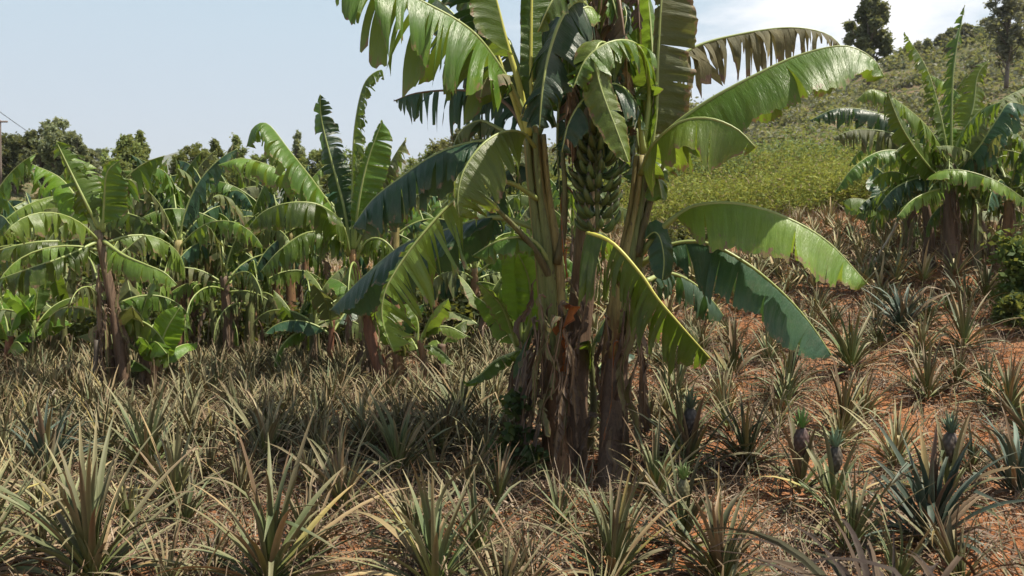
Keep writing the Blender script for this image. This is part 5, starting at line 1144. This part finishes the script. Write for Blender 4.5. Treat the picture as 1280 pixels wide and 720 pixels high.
# right clump on the slope
b = gpl(1192, 342); Y = b.y
banana_plant(b, P(1188, 205, Y), "main banana stem of the right clump, dark with a tall pointed leaf", n=11, L=1.25, seed=501, r0=0.13, r1=0.07, trunk='trunk_dark', dead=3, w=0.28, tear=0.6, sheaths=6, traced=[
 dict(pts=[(1190, 210, Y), (1190, 150, Y), (1193, 80, Y), (1206, 6, Y)], mat='leaf', w=0.22, a=(62, 66), g=0.35, tear=0.8, pet=0.1, seed=1, n=(0, -1, .2)),
 dict(pts=[(1188, 205, Y), (1175, 140, Y), (1158, 85, Y), (1130, 40, Y)], mat='leaf', w=0.18, a=(50, 50), g=0.3, tear=0.7, pet=0.1, seed=2),
 dict(pts=[(1185, 205, Y), (1160, 160, Y - .4), (1120, 125, Y - .6), (1090, 112, Y - .7), (1070, 125, Y - .7)], mat='leaf_pale', w=0.32, a=(60, 40), g=0.6, tear=0.7, pet=0.1, seed=3),
 dict(pts=[(1182, 230, Y - .1), (1155, 200, Y - .6), (1128, 160, Y - .9), (1108, 112, Y - 1)], mat='leaf', w=0.2, a=(25, 30), g=0.2, tear=0.4, pet=0.06, seed=4, n=(0.3, -1, -.1)),
 dict(pts=[(1182, 220, Y), (1150, 195, Y - .2), (1105, 188, Y - .3), (1068, 208, Y - .4), (1044, 240, Y - .4)], mat='leaf', w=0.26, a=(60, 30), g=0.5, tear=0.6, pet=0.1, seed=5),
 dict(pts=[(1182, 210, Y), (1150, 165, Y + .6), (1100, 142, Y + .8), (1050, 135, Y + .9), (1012, 150, Y + .9)], mat='leaf_blue', w=0.30, a=(60, 40), g=0.6, tear=0.6, pet=0.1, seed=6),
 dict(pts=[(1182, 215, Y), (1150, 180, Y + .4), (1110, 165, Y + .5), (1070, 162, Y + .6), (1040, 172, Y + .6)], mat='leaf_worn', w=0.34, a=(60, 50), g=0.7, tear=0.8, pet=0.1, seed=7),
 dict(pts=[(1192, 210, Y), (1215, 170, Y - .2), (1245, 130, Y - .3), (1290, 105, Y - .3)], mat='leaf_worn', w=0.30, a=(45, 30), g=0.4, tear=0.6, pet=0.1, seed=8),
 dict(pts=[(1178, 225, Y - .3), (1172, 215, Y - .9), (1195, 212, Y - 1.1), (1225, 218, Y - 1.2), (1258, 233, Y - 1.3), (1292, 258, Y - 1.3)], mat='leaf_pale', w=0.20, a=(35, 20), g=0.3, tear=0.15, pet=0.12, seed=9),
 dict(pts=[(1192, 215, Y), (1218, 190, Y - .4), (1245, 150, Y - .5), (1262, 128, Y - .5), (1290, 135, Y - .5)], mat='leaf_blue', w=0.34, a=(60, 30), g=0.5, tear=0.5, pet=0.1, seed=10),
 dict(pts=[(1190, 215, Y), (1215, 140, Y + .1), (1222, 95, Y + .1), (1236, 75, Y + .1)], mat='leaf_pale', w=0.28, a=(35, 30), g=0.3, tear=0.6, pet=0.1, seed=11, n=(0, -1, .3)),
 dict(pts=[(1180, 235, Y - .2), (1165, 238, Y - .7), (1140, 250, Y - .9), (1122, 270, Y - 1.0)], mat='leaf_pale', w=0.2, a=(40, 50), g=0.6, tear=0.5, pet=0.1, seed=12),
 dict(pts=[(1182, 225, Y - .2), (1150, 222, Y - .3), (1118, 235, Y - .4), (1095, 262, Y - .4)], mat='leaf_blue', w=0.25, a=(50, 50), g=0.6, tear=0.6, pet=0.1, seed=13)])
for i, (px, py, tx, ty, lab, kw) in enumerate([
 (1216, 340, 1222, 240, "banana stem right of the main right one with a yellowed sheath", dict(n=9, L=1.4, trunk='trunk_green', dead=3)),
 (1162, 336, 1152, 235, "banana stem left of the main right one hung with brown leaves", dict(n=10, L=1.25, trunk='trunk_dark', dead=6)),
 (1140, 322, 1128, 250, "slender banana stem at the left side of the right clump", dict(n=8, L=1.1, trunk='trunk_green', dead=4)),
 (1248, 338, 1262, 235, "banana plant of the right clump next to the leafy bush", dict(n=12, L=1.4, trunk='trunk', dead=4)),
 (1300, 335, 1300, 215, "bright banana plant half outside the right edge", dict(n=11, L=1.35, trunk='trunk_green', dead=2, mats=('leaf_young', 'leaf', 'leaf_pale', 'leaf'))),
 (1175, 322, 1165, 190, "banana plant standing behind the main right stem", dict(n=9, L=1.5, trunk='trunk', dead=2)),
 (1105, 318, 1108, 262, "low banana stem at the far left foot of the right clump", dict(n=7, L=0.9, trunk='trunk_green', dead=2)),
 (1205, 330, 1202, 262, "sucker between the main right stem and the one with the yellowed sheath", dict(n=6, L=0.7, trunk='trunk_green', dead=3)),
 (1235, 322, 1240, 180, "tall banana plant at the back of the right clump", dict(n=9, L=1.5, trunk='trunk', dead=2))]):
    b = gpl(px, py); 
    if i >= 5: b = Vector((b.x * 1.08, b.y * 1.08, ground(b.x * 1.08, b.y * 1.08)))
    banana_plant(b, P(tx, ty, b.y), lab, seed=520 + i, tear=0.6, w=0.25, r0=.10, r1=.05, **kw)

# ---------------------------------------------------------------- bushes, sticks
def bush(px, py, Yw, H, label, seed, cols, n=6000, size=0.045, blobsn=14, name="leafy_bush"):
    b = on_ground(px, py); rnd = random.Random(seed); root = empty(name, b, label, "bush"); bl = []; V, Fc, U = [], [], []
    for i in range(blobsn):
        c = b + Vector((rnd.uniform(-1, 1) * Yw * .7, rnd.uniform(-1, 1) * Yw * .6, H * rnd.uniform(0.25, 0.9))); r_ = rnd.uniform(0.16, 0.3) * H * .9
        bl.append((c, (r_, r_, r_)))
        pth, _ = catmull([b, b.lerp(c, .5) + Vector((rnd.gauss(0, .05), 0, 0)), c], 6); v, f, u = tube(pth, [0.014 - 0.0015 * k for k in range(7)], 5); b0 = len(V); V += v; Fc += [tuple(x + b0 for x in q) for q in f]; U += u
    new_obj("stems", V, Fc, M['bark'], parent=root, origin=b, uvs=U)
    v, f, c = leaf_cloud(bl, n, size, cols, seed, 1.8, 0.3, 0.45); new_obj("foliage", v, f, M['foliage'], parent=root, origin=b, cols=c, smooth=False)
bush(1290, 400, 0.55, 1.1, "dense green leafy bush at the right edge beside the banana clump", 601, [(0.06, 0.11, 0.03), (0.09, 0.15, 0.04), (0.12, 0.18, 0.05)], n=7000)
bush(1278, 420, 0.30, 0.4, "low dark bush in front of the dense one at the right edge", 602, [(0.05, 0.09, 0.03), (0.07, 0.11, 0.035)], n=2600)
bush(855, 350, 0.6, 0.9, "pale weedy bush seen under the short curling leaf", 603, [(0.14, 0.15, 0.07), (0.20, 0.20, 0.11), (0.09, 0.12, 0.04)], n=5000, size=0.04)
for i, (px, py, Yw, H, lab, cl) in enumerate([
 (900, 232, 0.7, 1.0, "round dark green bush in the yellow-green scrub, lowest at its left", 0), (958, 205, 0.9, 1.2, "mid green bush in the middle of the scrubby slope", 1), (1010, 196, 0.8, 1.2, "fresh green bush at the upper right of the scrubby slope", 1),
 (1050, 222, 0.7, 1.0, "dark bush just left of the drooping leaves of the right clump", 0), (985, 238, 0.6, 0.7, "small reddish brown bush at the lower edge of the scrub", 2), (870, 250, 0.6, 0.7, "dry reddish bush at the lower left edge of the scrub", 2), (930, 188, 0.9, 1.3, "taller green bush on the slope under the great glossy leaf", 1)]):
    bush(px, py, Yw, H, lab, 620 + i, [[(0.06, 0.10, 0.035), (0.08, 0.12, 0.04)], [(0.12, 0.19, 0.05), (0.16, 0.22, 0.06), (0.09, 0.14, 0.04)], [(0.20, 0.14, 0.09), (0.15, 0.13, 0.06), (0.22, 0.19, 0.10)]][cl], n=5000, size=0.05, name="slope_bush")
def stick(name, pts, r, mat, label, cat):
    c, _ = catmull(pts, 12); v, f, u = tube(c, [r * (1 - 0.6 * i / 12) for i in range(13)], 7, 0.08, 3)
    tag(new_obj(name, v, f, M[mat], origin=pts[0], uvs=u), label, cat)
g1 = on_ground(1080, 345); stick("bare_branch", [g1, P(1098, 318, g1.y), P(1118, 285, g1.y), P(1138, 235, g1.y)], 0.022, 'wood', "bare greyish branch leaning against the left of the right clump", "branch")
g1 = on_ground(45, 524); stick("fallen_stick", [g1 + Vector((0, 0, .05)), P(56, 506, g1.y - .05), P(70, 486, g1.y)], 0.022, 'wood', "pale dry stick leaning in the pineapples at the far left", "stick")
g1 = on_ground(762, 722); stick("upright_stick", [g1 - Vector((0, 0, .05)), P(764, 680, g1.y), P(767, 638, g1.y)], 0.017, 'wood', "pale stick stub standing in front of the central clump", "stick")
# wilted plant close to the lens at the lower right corner
for i, (cx_, Yw, lab) in enumerate([(1130, 2.35, "brown wilted pineapple plant close by at the bottom right, left of two"), (1245, 2.25, "brown wilted pineapple plant close by in the bottom right corner")]):
    x = (cx_ - 640) / F * Yw; b = Vector((x, Yw, ground(x, Yw))); root = empty("wilted_plant", b, lab, "pineapple plant"); rnd = random.Random(700 + i)
    V, Fc, Cc = [], [], []
    for k in range(95):
        c = rnd.choice([(0.075, 0.05, 0.03), (0.09, 0.065, 0.04), (0.06, 0.06, 0.03), (0.045, 0.032, 0.025)]); az = rnd.uniform(0, 6.28)
        pine_leaf(V, Fc, Cc, b + Vector((0.03 * math.cos(az), 0.03 * math.sin(az), 0.1)), az, rnd.uniform(62, 89), rnd.uniform(110, 190), rnd.uniform(0.75, 1.05), rnd.uniform(0.012, 0.026), c, c, tuple(x * 1.4 for x in c), rnd, 12, rnd.gauss(0, 0.6))
    new_obj("leaf_rosette", V, Fc, M['straw'], parent=root, origin=b, cols=Cc)
cam_d.dof.use_dof = True; cam_d.dof.focus_distance = 6.0; cam_d.dof.aperture_fstop = 4.0

# ---------------------------------------------------------------- haze: one closed box of air
hv = [(x, y, z) for z in (-60, 330) for y in (-200, 6000) for x in (-5200, 5200)]
hf = [(0, 2, 3, 1), (4, 5, 7, 6), (0, 1, 5, 4), (2, 6, 7, 3), (0, 4, 6, 2), (1, 3, 7, 5)]
hm = bpy.data.materials.new("air"); hm.use_nodes = True; hm.node_tree.nodes.clear()
ho = hm.node_tree.nodes.new("ShaderNodeOutputMaterial"); hp = hm.node_tree.nodes.new("ShaderNodeVolumePrincipled")
hp.inputs["Color"].default_value = (0.80, 0.86, 0.95, 1); hp.inputs["Density"].default_value = 0.00018; hp.inputs["Anisotropy"].default_value = 0.2
hm.node_tree.links.new(hp.outputs[0], ho.inputs["Volume"])
tag(new_obj("haze", hv, hf, hm, smooth=False), "pale bluish air over the valley", kind="stuff")
